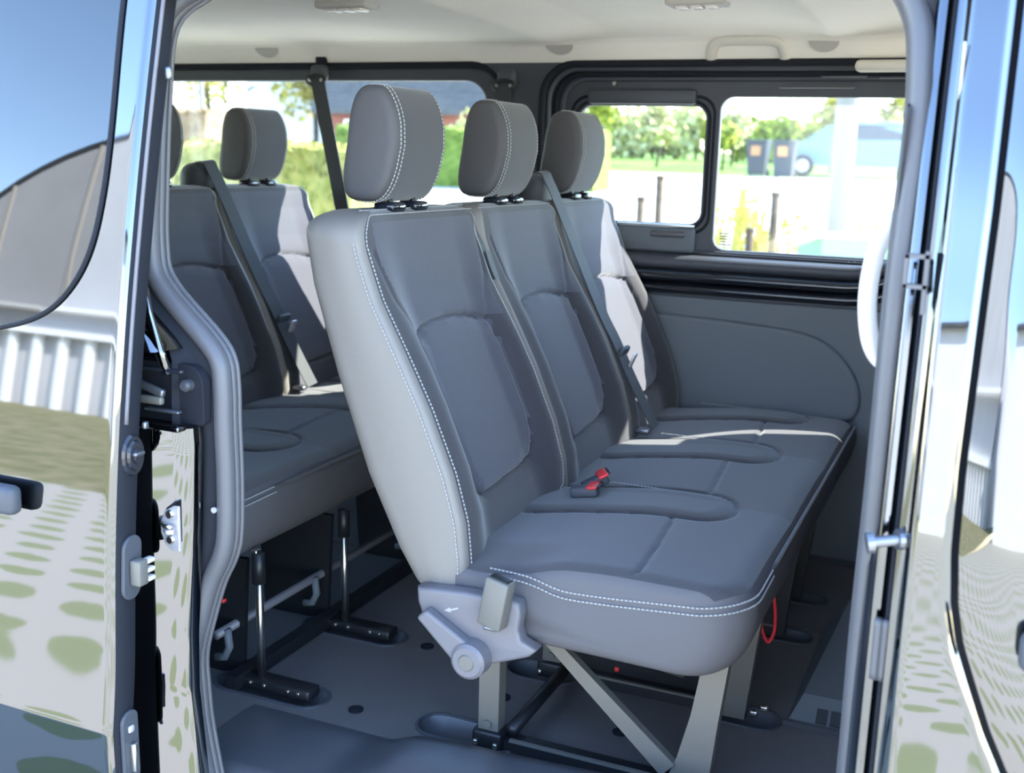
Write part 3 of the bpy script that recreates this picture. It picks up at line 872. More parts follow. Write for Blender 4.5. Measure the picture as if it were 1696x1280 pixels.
def backrest(y0, y1, rl, rr, rb, root, near):
    W = y1 - y0
    zs = list(np.concatenate([np.linspace(ZB, ZB + .03, 5), np.linspace(ZB + .035, ZT - .04, 118), [ZT - .035]]))
    rows = [(z, 0.0 if z > ZB + .03 else .02 * (1 - math.sqrt(max(0, 1 - ((ZB + .03 - z) / .03) ** 2)))) for z in zs]
    R0 = .034
    for kk in range(1, 8):
        ph = math.radians(90 * kk / 7)
        rows.append((ZT - R0 + R0 * math.sin(ph), R0 * (1 - math.cos(ph)) * .98))
    nf, nc, ns, nb = 92, 6, 5, 10
    V, T = [], []
    for (z, ins) in rows:
        ya, yb = y0 + ins, y1 - ins
        if rl: ya += rl - math.sqrt(max(0, rl * rl - max(0, z - (ZT - rl)) ** 2)) if z > ZT - rl else 0
        if rr: yb -= rr - math.sqrt(max(0, rr * rr - max(0, z - (ZT - rr)) ** 2)) if z > ZT - rr else 0
        if rb and z < ZB + rb: yb -= (rb - math.sqrt(max(0, rb * rb - (ZB + rb - z) ** 2))) * .75
        zc = min(z, ZT - .03)
        r = .018
        yf = np.linspace(ya + r, yb - r, nf)
        t = (yf - y0) / W
        x = back_front(t, np.full(nf, zc))
        d = dist_poly(t * W, np.full(nf, z), [(a * W, b) for a, b in INS])
        lines = [[(.22 * W, .79), (.13 * W, .86), (.085 * W, .95)], [(.86 * W, .793), (.885 * W, .84), (.935 * W, .89), (.965 * W, .98)]]
        dl = np.full(nf, 1e9)
        for L in lines: dl = np.minimum(dl, dist_poly(t * W, np.full(nf, z), L))
        inside = in_poly(t * W, np.full(nf, z), [(a * W, b) for a, b in INS])
        x = x - .013 * np.exp(-(d / .0042) ** 2) - .0035 * np.exp(-(dl / .0045) ** 2) + np.where(inside, .006 * smst(0, .03, d), .0035 * smst(0, .03, d))
        x = x - ins
        xr = float(itp(ER, zc)) + ins
        rbk = .045
        pts = [(x[i], yf[i]) for i in range(nf)]
        # far corner (at yb), back, near corner (at ya)
        for k in range(1, nc + 1):
            a = math.radians(90 * k / nc)
            pts.append((x[-1] - r + r * math.cos(a), yb - r + r * math.sin(a)))
        for k in range(1, ns): pts.append((x[-1] - r + (xr + rbk - x[-1] + r) * k / ns, yb))
        for k in range(nc + 1):
            a = math.radians(90 * k / nc)
            pts.append((xr + rbk - rbk * math.sin(a), yb - rbk + rbk * math.cos(a)))
        for k in range(1, nb): pts.append((xr, yb - rbk + (ya + rbk - yb + rbk) * k / nb))
        for k in range(nc + 1):
            a = math.radians(90 * k / nc)
            pts.append((xr + rbk - rbk * math.cos(a), ya + rbk - rbk * math.sin(a)))
        for k in range(1, ns): pts.append((xr + rbk + (x[0] - r - xr - rbk) * k / ns, ya + (-.004 if near else 0) * math.sin(math.pi * k / ns)))
        for k in range(nc): 
            a = math.radians(90 * k / nc)
            pts.append((x[0] - r + r * math.sin(a), ya + r - r * math.cos(a)))
        V.append([(px, py, z) for px, py in pts])
    n = len(V[0])
    v = [p for row in V for p in row]
    fr, fs, fd = [], [], []
    q = [(a * W, b) for a, b in INS]
    for i in range(len(V) - 1):
        for j in range(n):
            k = (j + 1) % n
            fc = (i * n + j, i * n + k, (i + 1) * n + k, (i + 1) * n + j)
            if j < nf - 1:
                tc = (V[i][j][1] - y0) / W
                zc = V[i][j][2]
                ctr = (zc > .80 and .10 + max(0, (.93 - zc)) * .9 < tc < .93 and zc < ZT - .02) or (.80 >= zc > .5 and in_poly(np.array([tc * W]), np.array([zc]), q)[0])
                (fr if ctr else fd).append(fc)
            else: fs.append(fc)
    top = tuple((len(V) - 1) * n + j for j in range(n))
    fs += [top, tuple(range(n))[::-1]]
    def sub(faces, name, m, parent, smooth=True):
        ids = sorted({a for fc in faces for a in fc})
        mp = {a: i for i, a in enumerate(ids)}
        return mk(name, [v[a] for a in ids], [tuple(mp[a] for a in fc) for fc in faces], m, parent, smooth)
    o = sub(fs, 'backrest', 'vinyl', None)
    if root is not None: rel(o, root)
    sub(fd, 'bolster', 'fabric_dark', o)
    sub(fr, 'center_panel', 'fabric_lit', o)
    # stitched seams
    def P(t, z, lift=.0015):
        return (float(back_front(np.array([t]), np.array([min(z, ZT - .03)]))[0]) + lift + .003, y0 + t * W, z)
    L = []
    zl = np.linspace(.40, ZT - .05 if near else ZT - .03, 40)
    if near:
        L.append([(float(itp(EF, z)) - .008, y0 - .0015 + (rl - math.sqrt(max(0, rl ** 2 - max(0, z - ZT + rl) ** 2)) if z > ZT - rl else 0), z) for z in zl])
        def xtop(z):
            q = min(1.0, max(0.0, (z - ZT + .034) / .034))
            return float(itp(EF, min(z, ZT - .03))) + .0045 - .033 * (1 - math.sqrt(1 - q * q))
        l2 = [P(.046, z, .0025) for z in zl if z < ZT - .06]
        cz = ZT - .06
        for k in range(0, 9):
            a = math.radians(90 * k / 8)
            z = cz + .0535 * math.sin(a)
            l2.append((xtop(z), y0 + .022 + .05 * (1 - math.cos(a)), z))
        for tt in np.linspace(.16, .98, 20): l2.append((xtop(ZT - .0065), y0 + tt * W, ZT - .0065))
        L.append(l2)
        l3 = [(-.240, y0 + tt * W, ZT + .0005) for tt in np.linspace(.12, .98, 20)]
        L.append(l3)
    else:
        L.append([(-.222, y0 + tt * W, ZT - .0065) for tt in np.linspace(.03, .97, 20)])
    stitch('stitching', L, o, 'thread', t=.0010 if near else .0007)
    zr = np.linspace(.87 if near else .62, ZB + .10, 24)
    ed = []
    for z in zr: ed.append(P(.965, z))
    if rb:
        for k in range(1, 9):
            a = math.radians(80 * k / 8)
            z = ZB + rb - rb * math.sin(a) * .8
            yy = y1 - .03 - (rb - rb * math.cos(a)) * .9
            if z < ZB + .10: ed.append(P((yy - y0) / W, z))
    stitch('stitching', [ed], o, 'thread' if near else 'thread_dim', t=.0008)
    return o

def cushion(root):
    x0, x1, Y0, Y1, zt, zb = -.03, .512, 0.0, 1.425, .438, .292
    ny, nt_, = 190, 90
    ysn = np.concatenate([[0, .004, .010, .018, .028], np.linspace(.036, Y1 - .036, ny), [Y1 - .028, Y1 - .018, Y1 - .010, Y1 - .004, Y1]])
    # pads between seats and seams on the top
    pads = [(.330, .525), (.795, 1.0), (1.235, 1.415)]
    def pad_loop(a, b):
        c, hw = (a + b) / 2, (b - a) / 2
        pts = [(-.03, a - .03), (.10, a - .015), (.24, a), (.30, a + .004)]
        for k in range(9):
            an = math.radians(-80 + 160 * k / 8)
            pts.append((.33 + .065 * math.cos(an), c + hw * math.sin(an) * .96))
        pts += [(.30, b - .004), (.20, b), (.08, b - .01), (-.03, b - .02)]
        return pts
    loops = [pad_loop(a, b) for a, b in pads]
    seams = [[(.318, .03), (.312, .16), (.300, .30), (.292, .332)], [(.318, .53), (.308, .66), (.296, .79)], [(.318, 1.0), (.308, 1.12), (.296, 1.235)]]
    V = []
    for y in ysn:
        e = min(y - Y0, Y1 - y)
        ins = 0.032 * (1 - math.sqrt(max(0, 1 - (1 - min(1, e / .034)) ** 2))) if e < .034 else 0
        # outline in the X-Z plane: top from back to front, nose, underside
        RP = .085
        x1 = .512 - ((RP - math.sqrt(max(0, RP * RP - (RP - e) ** 2))) if e < RP and y < .5 else 0)
        topx = np.linspace(x0, x1 - .05, nt_)
        z = zt + .010 * smst(-.03, .30, topx) + .004 * np.sin((topx + .03) * 6)
        z = z - .010 * smst(.30, .02, topx)
        if y < .12: z = z - .018 * (1 - smst(0, .12, y)) * smst(.0, .12, .14 - np.abs(topx - .06)) 
        yy = np.full(nt_, y)
        g = np.full(nt_, 1e9)
        pr_ = np.zeros(nt_)
        for lp in loops:
            d = dist_poly(topx, yy, lp)
            g = np.minimum(g, d)
            pr_ = np.where(in_poly(topx, yy, lp), .0065 * smst(0, .035, d), pr_)
        gs = np.full(nt_, 1e9)
        for sm in seams: gs = np.minimum(gs, dist_poly(topx, yy, sm))
        z = z + pr_ - .006 * np.exp(-(g / .0045) ** 2) - .007 * np.exp(-(gs / .004) ** 2)
        z = z + .006 * math.sin(math.pi * ((y / .465) % 1.0)) * smst(.0, .1, topx)
        pts = [(a, b) for a, b in zip(topx, z)]
        zl = z[-1]
        # nose: rounded top edge, face leaning back, rounded lower edge
        for k in range(1, 9):
            a = math.radians(90 * k / 8)
            pts.append((x1 - .05 + .05 * math.sin(a), zl - .045 + .045 * math.cos(a)))
        zn = zl - .045
        for k in range(1, 13):
            a = math.radians(90 * k / 12)
            pts.append((x1 - .085 + .085 * math.cos(a) ** .8, zn - (zn - zb + .006) * math.sin(a) ** .9))
        for k in range(1, 8): pts.append((x1 - .085 - (x1 - .085 - x0 - .02) * k / 7, zb - .006 + .006 * k / 7))
        for k in range(1, 5): pts.append((x0 - .0, zb + .01 + (z[0] - zb - .01) * k / 5))
        cx, cz = (x0 + x1) / 2, (zt + zb) / 2
        out = []
        for (a, b) in pts:
            da, db = a - cx, b - cz
            L = math.hypot(da / .27, db / .075) + 1e-6
            out.append((a, y, b - ins * .9 * db / .075 / L))
        V.append(out)
    n = len(V[0])
    v = [p for r in V for p in r]
    ft, fp, fs = [], [], []
    for i in range(len(V) - 1):
        ym = (V[i][0][1] + V[i + 1][0][1]) / 2
        for j in range(n):
            k = (j + 1) % n
            fc = (i * n + j, i * n + k, (i + 1) * n + k, (i + 1) * n + j)
            xm = V[i][j][0]
            if j < nt_ + 3 and .012 < ym < Y1 - .012:
                ip = any(in_poly(np.array([xm]), np.array([ym]), lp)[0] for lp in loops) if j < nt_ else False
                (fp if ip else ft).append(fc)
            else: fs.append(fc)
    fs += [tuple(range(n)), tuple((len(V) - 1) * n + j for j in range(n))[::-1]]
    def sub(faces, name, m, parent):
        ids = sorted({a for fc in faces for a in fc})
        mp = {a: i for i, a in enumerate(ids)}
        return mk(name, [v[a] for a in ids], [tuple(mp[a] for a in fc) for fc in faces], m, parent, True)
    o = rel(sub(fs, 'cushion', 'vinyl_side', None), root)
    sub(ft, 'cushion_top', 'fabric', o)
    for (a, b) in pads:
        sub([q for q in fp if a - .06 < v[q[0]][1] < b + .06], 'divider_pad', 'fabric_dark', o)
    # stitch lines: double row along the near side, round the corner and along the front edge
    la, lb = [], []
    for x, z in [(.06, .420), (.12, .418), (.15, .413), (.18, .405), (.21, .402), (.28, .405), (.36, .411), (.40, .414), (.427, .416)]:
        la.append((x, -.0015, z + .003)); lb.append((x, -.0025, z - .009))
    for k in range(1, 10):
        a = math.radians(90 * k / 9)
        la.append((.427 + .0845 * math.sin(a), .085 - .0865 * math.cos(a), .419 + .012 * math.sin(a)))
        lb.append((.427 + .0870 * math.sin(a), .085 - .0875 * math.cos(a), .407 + .012 * math.sin(a)))
    for y in np.linspace(.10, .20, 6):
        la.append((.5118, y, .431 + .02 * (y - .1))); lb.append((.5140, y, .419 + .02 * (y - .1)))
    stitch('stitching', [smooth_path(la[:9], 4) + [Vector(p) for p in la[9:]], smooth_path(lb[:9], 4) + [Vector(p) for p in lb[9:]]], o, 'thread')
    MB().tube([(.5095, y, .431) for y in np.linspace(.20, 1.40, 30)], .0035, 6, up=(1, 0, 0)).obj('front_welt', 'fabric', o, True)
    for (a, b) in pads:
        st = [(.085, b - .02, 0), (.16, b - .018, 0), (.24, b - .018, 0), (.30, b - .028, 0), (.34, b - .05, 0), (.365, b - .085, 0)]
        st = [(p.x, p.y, .4520 + .006 * math.sin(math.pi * ((p.y / .465) % 1)) - .008 * max(0, (p.x - .30) / .07) ** 2) for p in smooth_path(st, 5)]
        stitch('stitching', [st], o, 'thread', t=.0008)
    return o

def headrest(yc, root):
    """padded head restraint: sections across the width, leaning with the backrest"""
    hw, hh, hd = .103, .107, .052
    ca, sa = math.cos(math.radians(-5)), math.sin(math.radians(-5))
    def section(s, k):
        pts = []
        n = 40
        for i in range(n):
            a = 2 * math.pi * i / n
            c, q = math.cos(a), math.sin(a)
            ex = .54
            x = math.copysign(abs(c) ** ex, c) * hd
            z = math.copysign(abs(q) ** ex, q) * hh
            if x > 0: x *= 1.0 + .18 * (1 - (z / hh) ** 2)                    # fuller front
            x -= .010 * max(0, -z / hh)                                       # tucked lower edge
            x *= 1 - (.36 if x > 0 else .10) * max(0, z / hh) ** 2
            x, z = x * s, z * (1 - (1 - s) * .55)
            pts.append((x, z))
        return pts
    ks = [(-1.0, .62), (-.99, .76), (-.965, .86), (-.93, .925), (-.87, .968), (-.78, .985)] + [(t, 1 - .015 * abs(t) ** 2) for t in np.linspace(-.70, .70, 13)] + [(.78, .985), (.87, .968), (.93, .925), (.965, .86), (.99, .76), (1.0, .62)]
    V = []
    X0, Z0 = -.262, 1.141
    def tf(x, y, z): return (X0 + x * ca - z * sa * 1.0 + .0, yc + y, Z0 + z * ca + x * sa * .4)
    for (u, s) in ks: V.append([tf(x, u * hw, z) for x, z in section(s, 0)])
    n = len(V[0])
    v = [p for r in V for p in r]
    f = [(i * n + j, i * n + (j + 1) % n, (i + 1) * n + (j + 1) % n, (i + 1) * n + j) for i in range(len(V) - 1) for j in range(n)]
    side = [q for q in f if q[0] // n < 5 or q[0] // n >= len(V) - 6]
    mid = [q for q in f if not (q[0] // n < 5 or q[0] // n >= len(V) - 6)]
    side += [tuple(range(n))[::-1], tuple((len(V) - 1) * n + j for j in range(n))]
    def sub(faces, name, m, parent):
        ids = sorted({a for fc in faces for a in fc})
        mp = {a: i for i, a in enumerate(ids)}
        return mk(name, [v[a] for a in ids], [tuple(mp[a] for a in fc) for fc in faces], m, parent, True)
    o = rel(sub(mid, 'headrest', 'fabric_dark', None), root)
    sub([q for q in side if max(q) // n <= 6], 'side_panel', 'vinyl_shaded', o)
    sub([q for q in side if min(q) // n > 6], 'side_panel', 'vinyl_shaded', o)
    L = []
    for (u, s, sc) in ((-.84, .962, 1.012), (-.74, .99, 1.012), (.80, .975, 1.012)):
        sec = section(s, 0)
        idx = list(range(-11, 13))
        L.append([tf(sec[i % n][0] * sc + .001, u * hw, sec[i % n][1] * sc) for i in idx])
    stitch('stitching', L, o, 'thread', t=.0009)
    for dy in (-.045, .045):
        MB().tube([(-.238, yc + dy, 1.00), (-.256, yc + dy, 1.07)], .006, 10, up=(1, 0, 0)).obj('post', 'black', o, True)
        bevel_box('post_sleeve', (-.248, yc + dy, 1.026), (.046, .052, .018), 'gloss_black', o, .007)
    return o

def bench_body(name, loc, label, group=None):
    root = empty(name, (0.2, .7, 0), label, 'bench seat', group)
    cushion(root)
    backrest(0.0, .492, .055, .012, .11, root, True)
    backrest(.498, .958, .012, .012, .11, root, False)
    backrest(.964, 1.425, .012, .05, .0, root, False)
    for y in (.228, .712, 1.200): headrest(y, root)
    # fabric filler seen in the gaps between the backrests
    v, f = [], []
    zs = np.linspace(.36, .99, 12)
    for z in zs:
        a, b = float(itp(EF, z)) - .055, float(itp(ER, z)) + .03
        v += [(a, .03, z), (a, 1.39, z), (b, 1.39, z), (b, .03, z)]
    for i in range(len(zs) - 1):
        for j in range(4): f.append((i * 4 + j, i * 4 + (j + 1) % 4, (i + 1) * 4 + (j + 1) % 4, (i + 1) * 4 + j))
    rel(mk('back_filler', v, f, 'fabric_dark', None), root)
    # strap closing the gap between the first two backrests
    ribbon_o = ribbon('gap_strap', smooth_path([(-.225, .497, .985), (-.207, .497, .95), (-.196, .50, .925)], 4), .020, .004, (0, 1, 0), 'webbing')
    rel(ribbon_o, root)
    rel(ribbon('gap_strap', smooth_path([(-.190, .500, .925), (-.178, .503, .89), (-.168, .505, .868)], 4), .024, .006, (0, 1, 0), 'webbing'), root)
    # retractor hump and shoulder belt between the second and third seat
    hv = bevel_box('belt_hump', (-.285, .975, 1.035), (.085, .13, .10), 'webbing', None, .040, 5)
    rel(hv, root)
    P = smooth_path([(-.290, .965, 1.084), (-.252, .966, 1.090), (-.236, .968, 1.066), (-.205, .975, 1.00), (-.10, 1.0, .76), (-.055, 1.008, .675), (-.01, 1.016, .58), (.055, 1.03, .455)], 6)
    bl = rel(ribbon('shoulder_belt', P, .046, .0022, (.10, 1, .10), 'webbing'), root)
    bevel_box('belt_tongue', (-.035, 1.020, .648), (.012, .055, .022), 'plastic', bl, .004, rot=Matrix.Rotation(math.radians(22), 3, 'Y'))
    bevel_box('tongue_blade', (-.016, 1.035, .622), (.006, .026, .040), 'zinc', bl, .0025, rot=Matrix.Rotation(math.radians(22), 3, 'Y'))
    rel(bevel_box('belt_anchor', (.03, 1.0, .450), (.04, .024, .014), 'steel_dark', None, .004), root)
    # the two red-buttoned buckles on the cushion
    for (c, rz, ry, ln) in (((.093, .452, .464), .50, -.45, .052), ((.086, .408, .456), .12, -.15, .05)):
        R_ = Matrix.Rotation(rz, 3, 'Z') @ Matrix.Rotation(ry, 3, 'Y')
        b = rel(bevel_box('buckle', c, (.058, .030, .022), 'plastic', None, .005, rot=R_), root)
        cc = Vector(c) + R_ @ Vector((.020, -.002, .012))
        bevel_box('release_button', cc, (.022, .048, .006), 'red', b, .002, rot=R_)
        bevel_box('buckle_slot', Vector(c) + R_ @ Vector((.033, .000, .012)), (.006, .040, .004), 'black', b, .001, rot=R_)
    # underside pan
    rel(bevel_box('seat_pan', (.22, .72, .284), (.34, 1.20, .03), 'rubber_black', None, .01), root)
    return root

second = bench_body('bench_seat', (0, 0, 0), 'near three seat grey fabric bench with white stitching and recliner cover on its end')

def quad_bar(a0, a1, b0, b1, y, th):
    """flat bar with corners (x, z) a0,a1 at one end, b1,b0 at the other; y centre, thickness th"""
    v = [(p[0], y + s * th / 2, p[1]) for s in (-1, 1) for p in (a0, a1, b1, b0)]
    return v, [(0, 1, 2, 3), (7, 6, 5, 4), (0, 4, 5, 1), (1, 5, 6, 2), (2, 6, 7, 3), (3, 7, 4, 0)]

# third row first: same bench further back, on steel posts (copied before the second row gets its own fittings)
third = copy_tree(second)
third.name = 'bench_seat'
third.location = (0.2 - 1.04, .7, 0)
tag(third, 'rear three seat grey fabric bench on thin steel posts behind the near bench', 'bench seat', 'van bench seats')
second['group'] = 'van bench seats'

# ---- fittings of the near bench
def part(o): return rel(o, second)
rc = part(plate('recliner_cover', [[(-.066, .377), (-.03, .380), (.026, .384), (.075, .384), (.10, .386), (.130, .382), (.134, .36), (.130, .335), (.136, .315), (.165, .303), (.150, .288), (.121, .276), (.085, .262), (.045, .246), (.0, .262), (-.03, .288), (-.052, .320), (-.064, .35)]], .035, 'plastic_grey', None, XZ(-.037), bevel=.008, smooth=True, bres=3))
mb = MB()
disc(mb, (.050, -.037, .272), .034, -.028, 'Y', 28, .032); disc(mb, (.050, -.065, .272), .032, -.005, 'Y', 28, .026)
hub = mb.obj('recliner_knob', 'plastic_grey', rc, False)
mb = MB(); disc(mb, (.050, -.070, .272), .0155, -.003, 'Y', 20, .013); mb.obj('knob_cap', 'leg', hub)
lv = MB()
vv = []
for s_, (yy) in ((0, -.036), (1, -.062)):
    k_ = .8 if s_ else 1.0
    for (a, b) in ((-.055, .331), (-.036, .349), (.050, .300), (.028, .254)): vv.append((a * 1.0 + (.002 if s_ else 0), yy, b))
lv.add(vv, [(0, 1, 2, 3), (7, 6, 5, 4), (0, 4, 5, 1), (1, 5, 6, 2), (2, 6, 7, 3), (3, 7, 4, 0)])
lo = lv.obj('recliner_lever', 'plastic_grey', rc)
bm_ = lo.modifiers.new('round', 'BEVEL'); bm_.width = .006; bm_.segments = 3
# printed arrow on the cover
ar = MB()
ar.add([(-.010, -.0378, .3445), (.002, -.0378, .3525), (.0035, -.0378, .3430), (.0020, -.0378, .3490), (.0030, -.0378, .3460), (.0175, -.0378, .3520), (.0165, -.0378, .3550)], [(0, 1, 2), (3, 4, 5, 6)])
ar.obj('arrow_mark', 'thread', rc)
Rb = Matrix.Rotation(math.radians(10), 3, 'Y') @ Matrix.Rotation(math.radians(-8), 3, 'Z')
bk = part(bevel_box('buckle', (.095, -.050, .384), (.046, .030, .088), 'leg', None, .004, rot=Rb))
bevel_box('buckle_slot', Vector((.095, -.050, .384)) + Rb @ Vector((0, 0, .0445)), (.036, .020, .003), 'black', bk, .001, rot=Rb)
bevel_box('buckle_pin', (.088, -.056, .338), (.026, .010, .008), 'steel_dark', bk, .003)
part(bevel_box('hinge_shroud', (-.015, .03, .362), (.12, .06, .06), 'plastic', None, .015))
# legs, braces, floor rails
def leg_set(y, m, th, first):
    v, f = quad_bar((-.015, .27), (.027, .27), (-.015, .0), (.027, .0), y, th)
    part(mk('rear_leg', v, f, m, None))
    v = [(p[0], y + s * th / 2, p[1]) for s in (-1, 1) for p in ((.418, .29), (.462, .29), (.448, .16), (.434, .0), (.352, .0), (.378, .075), (.398, .16))]
    n = 7
    part(mk('front_leg', v, [tuple(range(n)), tuple(range(2 * n - 1, n - 1, -1))] + [(i, (i + 1) % n, n + (i + 1) % n, n + i) for i in range(n)], m, None))
    if first:
        v, f = quad_bar((.105, .255), (.140, .255), (.352, .035), (.376, .062), y - .012, .018)
        part(mk('brace', v, f, m, None))
    part(MB().box((.205, y + .004, .012), (.46, .036, .022)).obj('floor_rail', 'black', None))
    part(MB().box((.23, y - .012, .0255), (.36, .008, .005)).obj('rail_strip', 'leg', None))
    ft = part(bevel_box('leg_foot', (.006, y, .020), (.062, .052, .036), 'black', None, .006))
    for dx in (-.022, .020):
        bevel_box('foot_bolt', (.006 + dx, y - .026, .014), (.010, .010, .012), 'steel', ft, .003)
    mb = MB(); disc(mb, (.006, y - th / 2, .052), .008, -.006, 'Y', 12); mb.obj('foot_bolt', 'leg', ft)
leg_set(.145, 'leg', .032, True)
leg_set(.479, 'leg', .030, False)
leg_set(.93, 'black', .030, False)
leg_set(1.19, 'black', .030, False)
part(MB().tube([(.045, .15, .035), (.045, .50, .035)], .013, 10, up=(0, 0, 1)).obj('cross_tube', 'black', None, True))
part(MB().tube([(.40, .15, .255), (.40, 1.20, .255)], .013, 10, up=(0, 0, 1)).obj('cross_tube', 'black', None, True))
part(MB().tube([(.12, .479, .085), (.30, .479, .062)], .006, 8, up=(0, 0, 1)).obj('latch_rod', 'leg', None, True))
part(bevel_box('latch_clip', (.120, .46, .098), (.012, .010, .020), 'green', None, .002))
part(bevel_box('latch_clip', (.158, .46, .055), (.010, .008, .010), 'red', None, .002))
part(MB().tube([(.175, .46, .075), (.172, .46, .100), (.185, .46, .112), (.196, .46, .100), (.194, .46, .08)], .004, 8, up=(0, 1, 0)).obj('latch_hook', 'zinc', None, True))
for (dx, dz) in ((.0, .035), (.02, .05)): part(bevel_box('foot_bolt', (.455 + dx, .455, dz - .01), (.016, .012, .012), 'steel', None, .003))
# red release loop under the front edge
part(MB().tube(smooth_path([Vector((.455, .535, .21)) + Vector((.92, .40, 0)) * a + Vector((0, 0, b)) for a, b in ((-.002, .085), (-.010, .045), (-.014, .005), (-.010, -.035), (.004, -.062), (.015, -.040), (.015, .0), (.008, .045), (.002, .085))], 5), .0036, 8, up=(0, 1, 0), sx=1.0).obj('release_loop', 'red_web', None, True))

# ---- fittings of the rear bench
def part3(o): return rel(o, third)
def rel3(o):
    o.parent = third
    o.matrix_parent_inverse = Matrix.Translation(-Vector((0.2 - 1.04, .7, 0)))
    return o
for y in (.145, .479, .93, 1.19):
    rel3(MB().tube([(-.532, y, .0), (-.536, y, .285)], .0085, 12, up=(1, 0, 0)).obj('steel_post', 'steel', None, True))
    rel3(MB().tube([(-.5355, y, .235), (-.536, y, .30)], .014, 12, up=(1, 0, 0)).obj('post_collar', 'black', None, True))
    v, f = quad_bar((-.80, .27), (-.585, .27), (-.78, .0), (-.60, .0), y + .03, .012)
    rel3(mk('side_plate', v, f, 'black', None))
    fo = rel3(bevel_box('leg_foot', (-.50, y, .014), (.20, .046, .024), 'black', None, .006))
    for dx in (-.045, -.01, .05, .075): bevel_box('foot_bolt', (-.50 + dx, y - .024, .018), (.008, .008, .008), 'steel', fo, .002)
    rel3(MB().tube([(-.605, y - .02, .125), (-.600, y - .02, .085), (-.612, y - .02, .060), (-.635, y - .02, .055)], .009, 8, up=(0, 1, 0)).obj('lock_hook', 'trim', None, True))
rel3(MB().tube([(-.615, .10, .118), (-.615, 1.2, .118)], .010, 10, up=(0, 0, 1)).obj('cross_tube', 'plastic_grey', None, True))
rel3(MB().box((-.58, .70, .018), (.03, 1.2, .03)).obj('cross_beam', 'black', None))
rel3(bevel_box('lock_button', (-.640, .13, .205), (.012, .012, .03), 'green', None, .002))
rel3(bevel_box('lock_button', (-.630, .13, .185), (.035, .012, .008), 'red', None, .002))
rel3(bevel_box('pan_bolt', (-.545, .15, .300), (.016, .02, .012), 'steel', None, .003))

# ---- driver's seat ahead of the far end of the bench (out of view, added to block sun from the cabin windows)
drv = empty('unseen_driver_seat', (1.15, 1.2, 0), 'unseen grey fabric driver seat at the front of the van, added to block sun', 'seat')
def copy_to(src, dx):
    c = copy_tree(src)
    c.parent = drv
    c.matrix_parent_inverse = Matrix.Translation(-Vector(drv.location) + Vector((dx, 0, 0)))
kids = [q for q in second.children]
bks = [q for q in kids if q.name.split('.')[0] == 'backrest']
hds = [q for q in kids if q.name.split('.')[0] == 'headrest']
copy_to(bks[2], 1.10)
copy_to(hds[2], 1.10)
psg = empty('unseen_passenger_seat', (1.15, .5, 0), 'unseen grey fabric double passenger seat beside the driver seat, added to block sun', 'seat')  # hidden seat, added to stop windscreen sun reaching the floor
for q in (bks[0], bks[1], hds[0], hds[1]):
    c = copy_tree(q)
    c.parent = psg
    c.matrix_parent_inverse = Matrix.Translation(-Vector(psg.location) + Vector((1.10, -.03, 0)))
rel(bevel_box('seat_cushion', (1.34, .45, .37), (.50, .95, .14), 'fabric', None, .04, 4), psg)
rel(bevel_box('seat_box', (1.32, .45, .15), (.42, .85, .30), 'plastic', None, .02), psg)
rel(bevel_box('seat_cushion', (1.34, 1.195, .37), (.50, .46, .14), 'fabric', None, .04, 4), drv)
rel(bevel_box('seat_box', (1.32, 1.195, .15), (.42, .40, .30), 'plastic', None, .02), drv)

# ---- seat belts hanging from the far side
def wall_belt(x, z, ln, label, dx, dz_end, cover):
    r = empty('seat_belt', (x, WY, z), label, 'seat belt', 'seat belts hung on the far wall')
    rel(bevel_box('guide_cover', (x, WY - .022, z + .012), (.062, .030, .050), 'plastic', None, .014, 3), r)
    rel(MB().tube([(x + .034 * math.cos(a), WY - .045, z - .012 + .016 * math.sin(a)) for a in np.linspace(0, 2 * math.pi, 17)[:-1]], .006, 8, closed=True, up=(0, 1, 0)).obj('guide_loop', 'black', None, True), r)
    if cover: rel(bevel_box('upper_tab', (x, WY - .01, z + .052), (.040, .012, .045), 'rubber_black', None, .003), r)
    for s_ in (-.022, .024):
        mb = MB(); disc(mb, (x + s_, WY - .045, z - .012), .005, -.008, 'Y', 10); rel(mb.obj('guide_screw', 'steel'), r)
    P = smooth_path([(x, WY - .040, z), (x + dx * .1, WY - .052, z - .06), (x + dx * .55, WY - .055, z - ln * .5), (x + dx, WY - .06, z - ln)], 6)
    rel(ribbon('webbing', P, .050, .0024, (1, 0, 0), 'webbing'), r)
    return r
wall_belt(-1.245, 1.362, 1.0, 'black seat belt hanging from a guide across the rear side window', .22, 0, True)
wall_belt(-.585, 1.345, .85, 'black seat belt hanging on the pillar between the two side windows', .0, 0, False)

# ================================================================== OUTSIDE
def outdoor(name, base, var=.3, scale=3.0, rough=.9, b2=None):
    return mat(name, base, rough, spec=.2, var=var, vscale=scale, col2=b2)
MT['grass'] = outdoor('grass', (.085, .18, .02), b2=(.15, .26, .04), scale=1.2)
MT['bank'] = outdoor('dry_grass_bank', (.17, .17, .07), b2=(.30, .26, .15), scale=2.5)
MT['concrete'] = outdoor('pale_paving', (.48, .45, .40), .12, 2.0)
MT['hedge'] = outdoor('yellow_green_hedge', (.16, .17, .035), b2=(.30, .27, .08), scale=9)
MT['hedge_brown'] = outdoor('brown_beech_hedge', (.15, .10, .05), b2=(.24, .16, .09), scale=7)
MT['hedge_green'] = outdoor('green_hedge', (.10, .16, .03), b2=(.18, .24, .05), scale=7)
MT['leaf'] = outdoor('spring_leaves', (.24, .28, .04), b2=(.36, .38, .08), scale=5)
MT['blossom'] = outdoor('blossom', (.38, .38, .16), b2=(.60, .55, .34), scale=6)
MT['leaf_yellow'] = outdoor('yellow_leaves', (.40, .36, .08), b2=(.52, .45, .14), scale=5)
MT['bark'] = outdoor('bark', (.09, .07, .05), .3, 6)
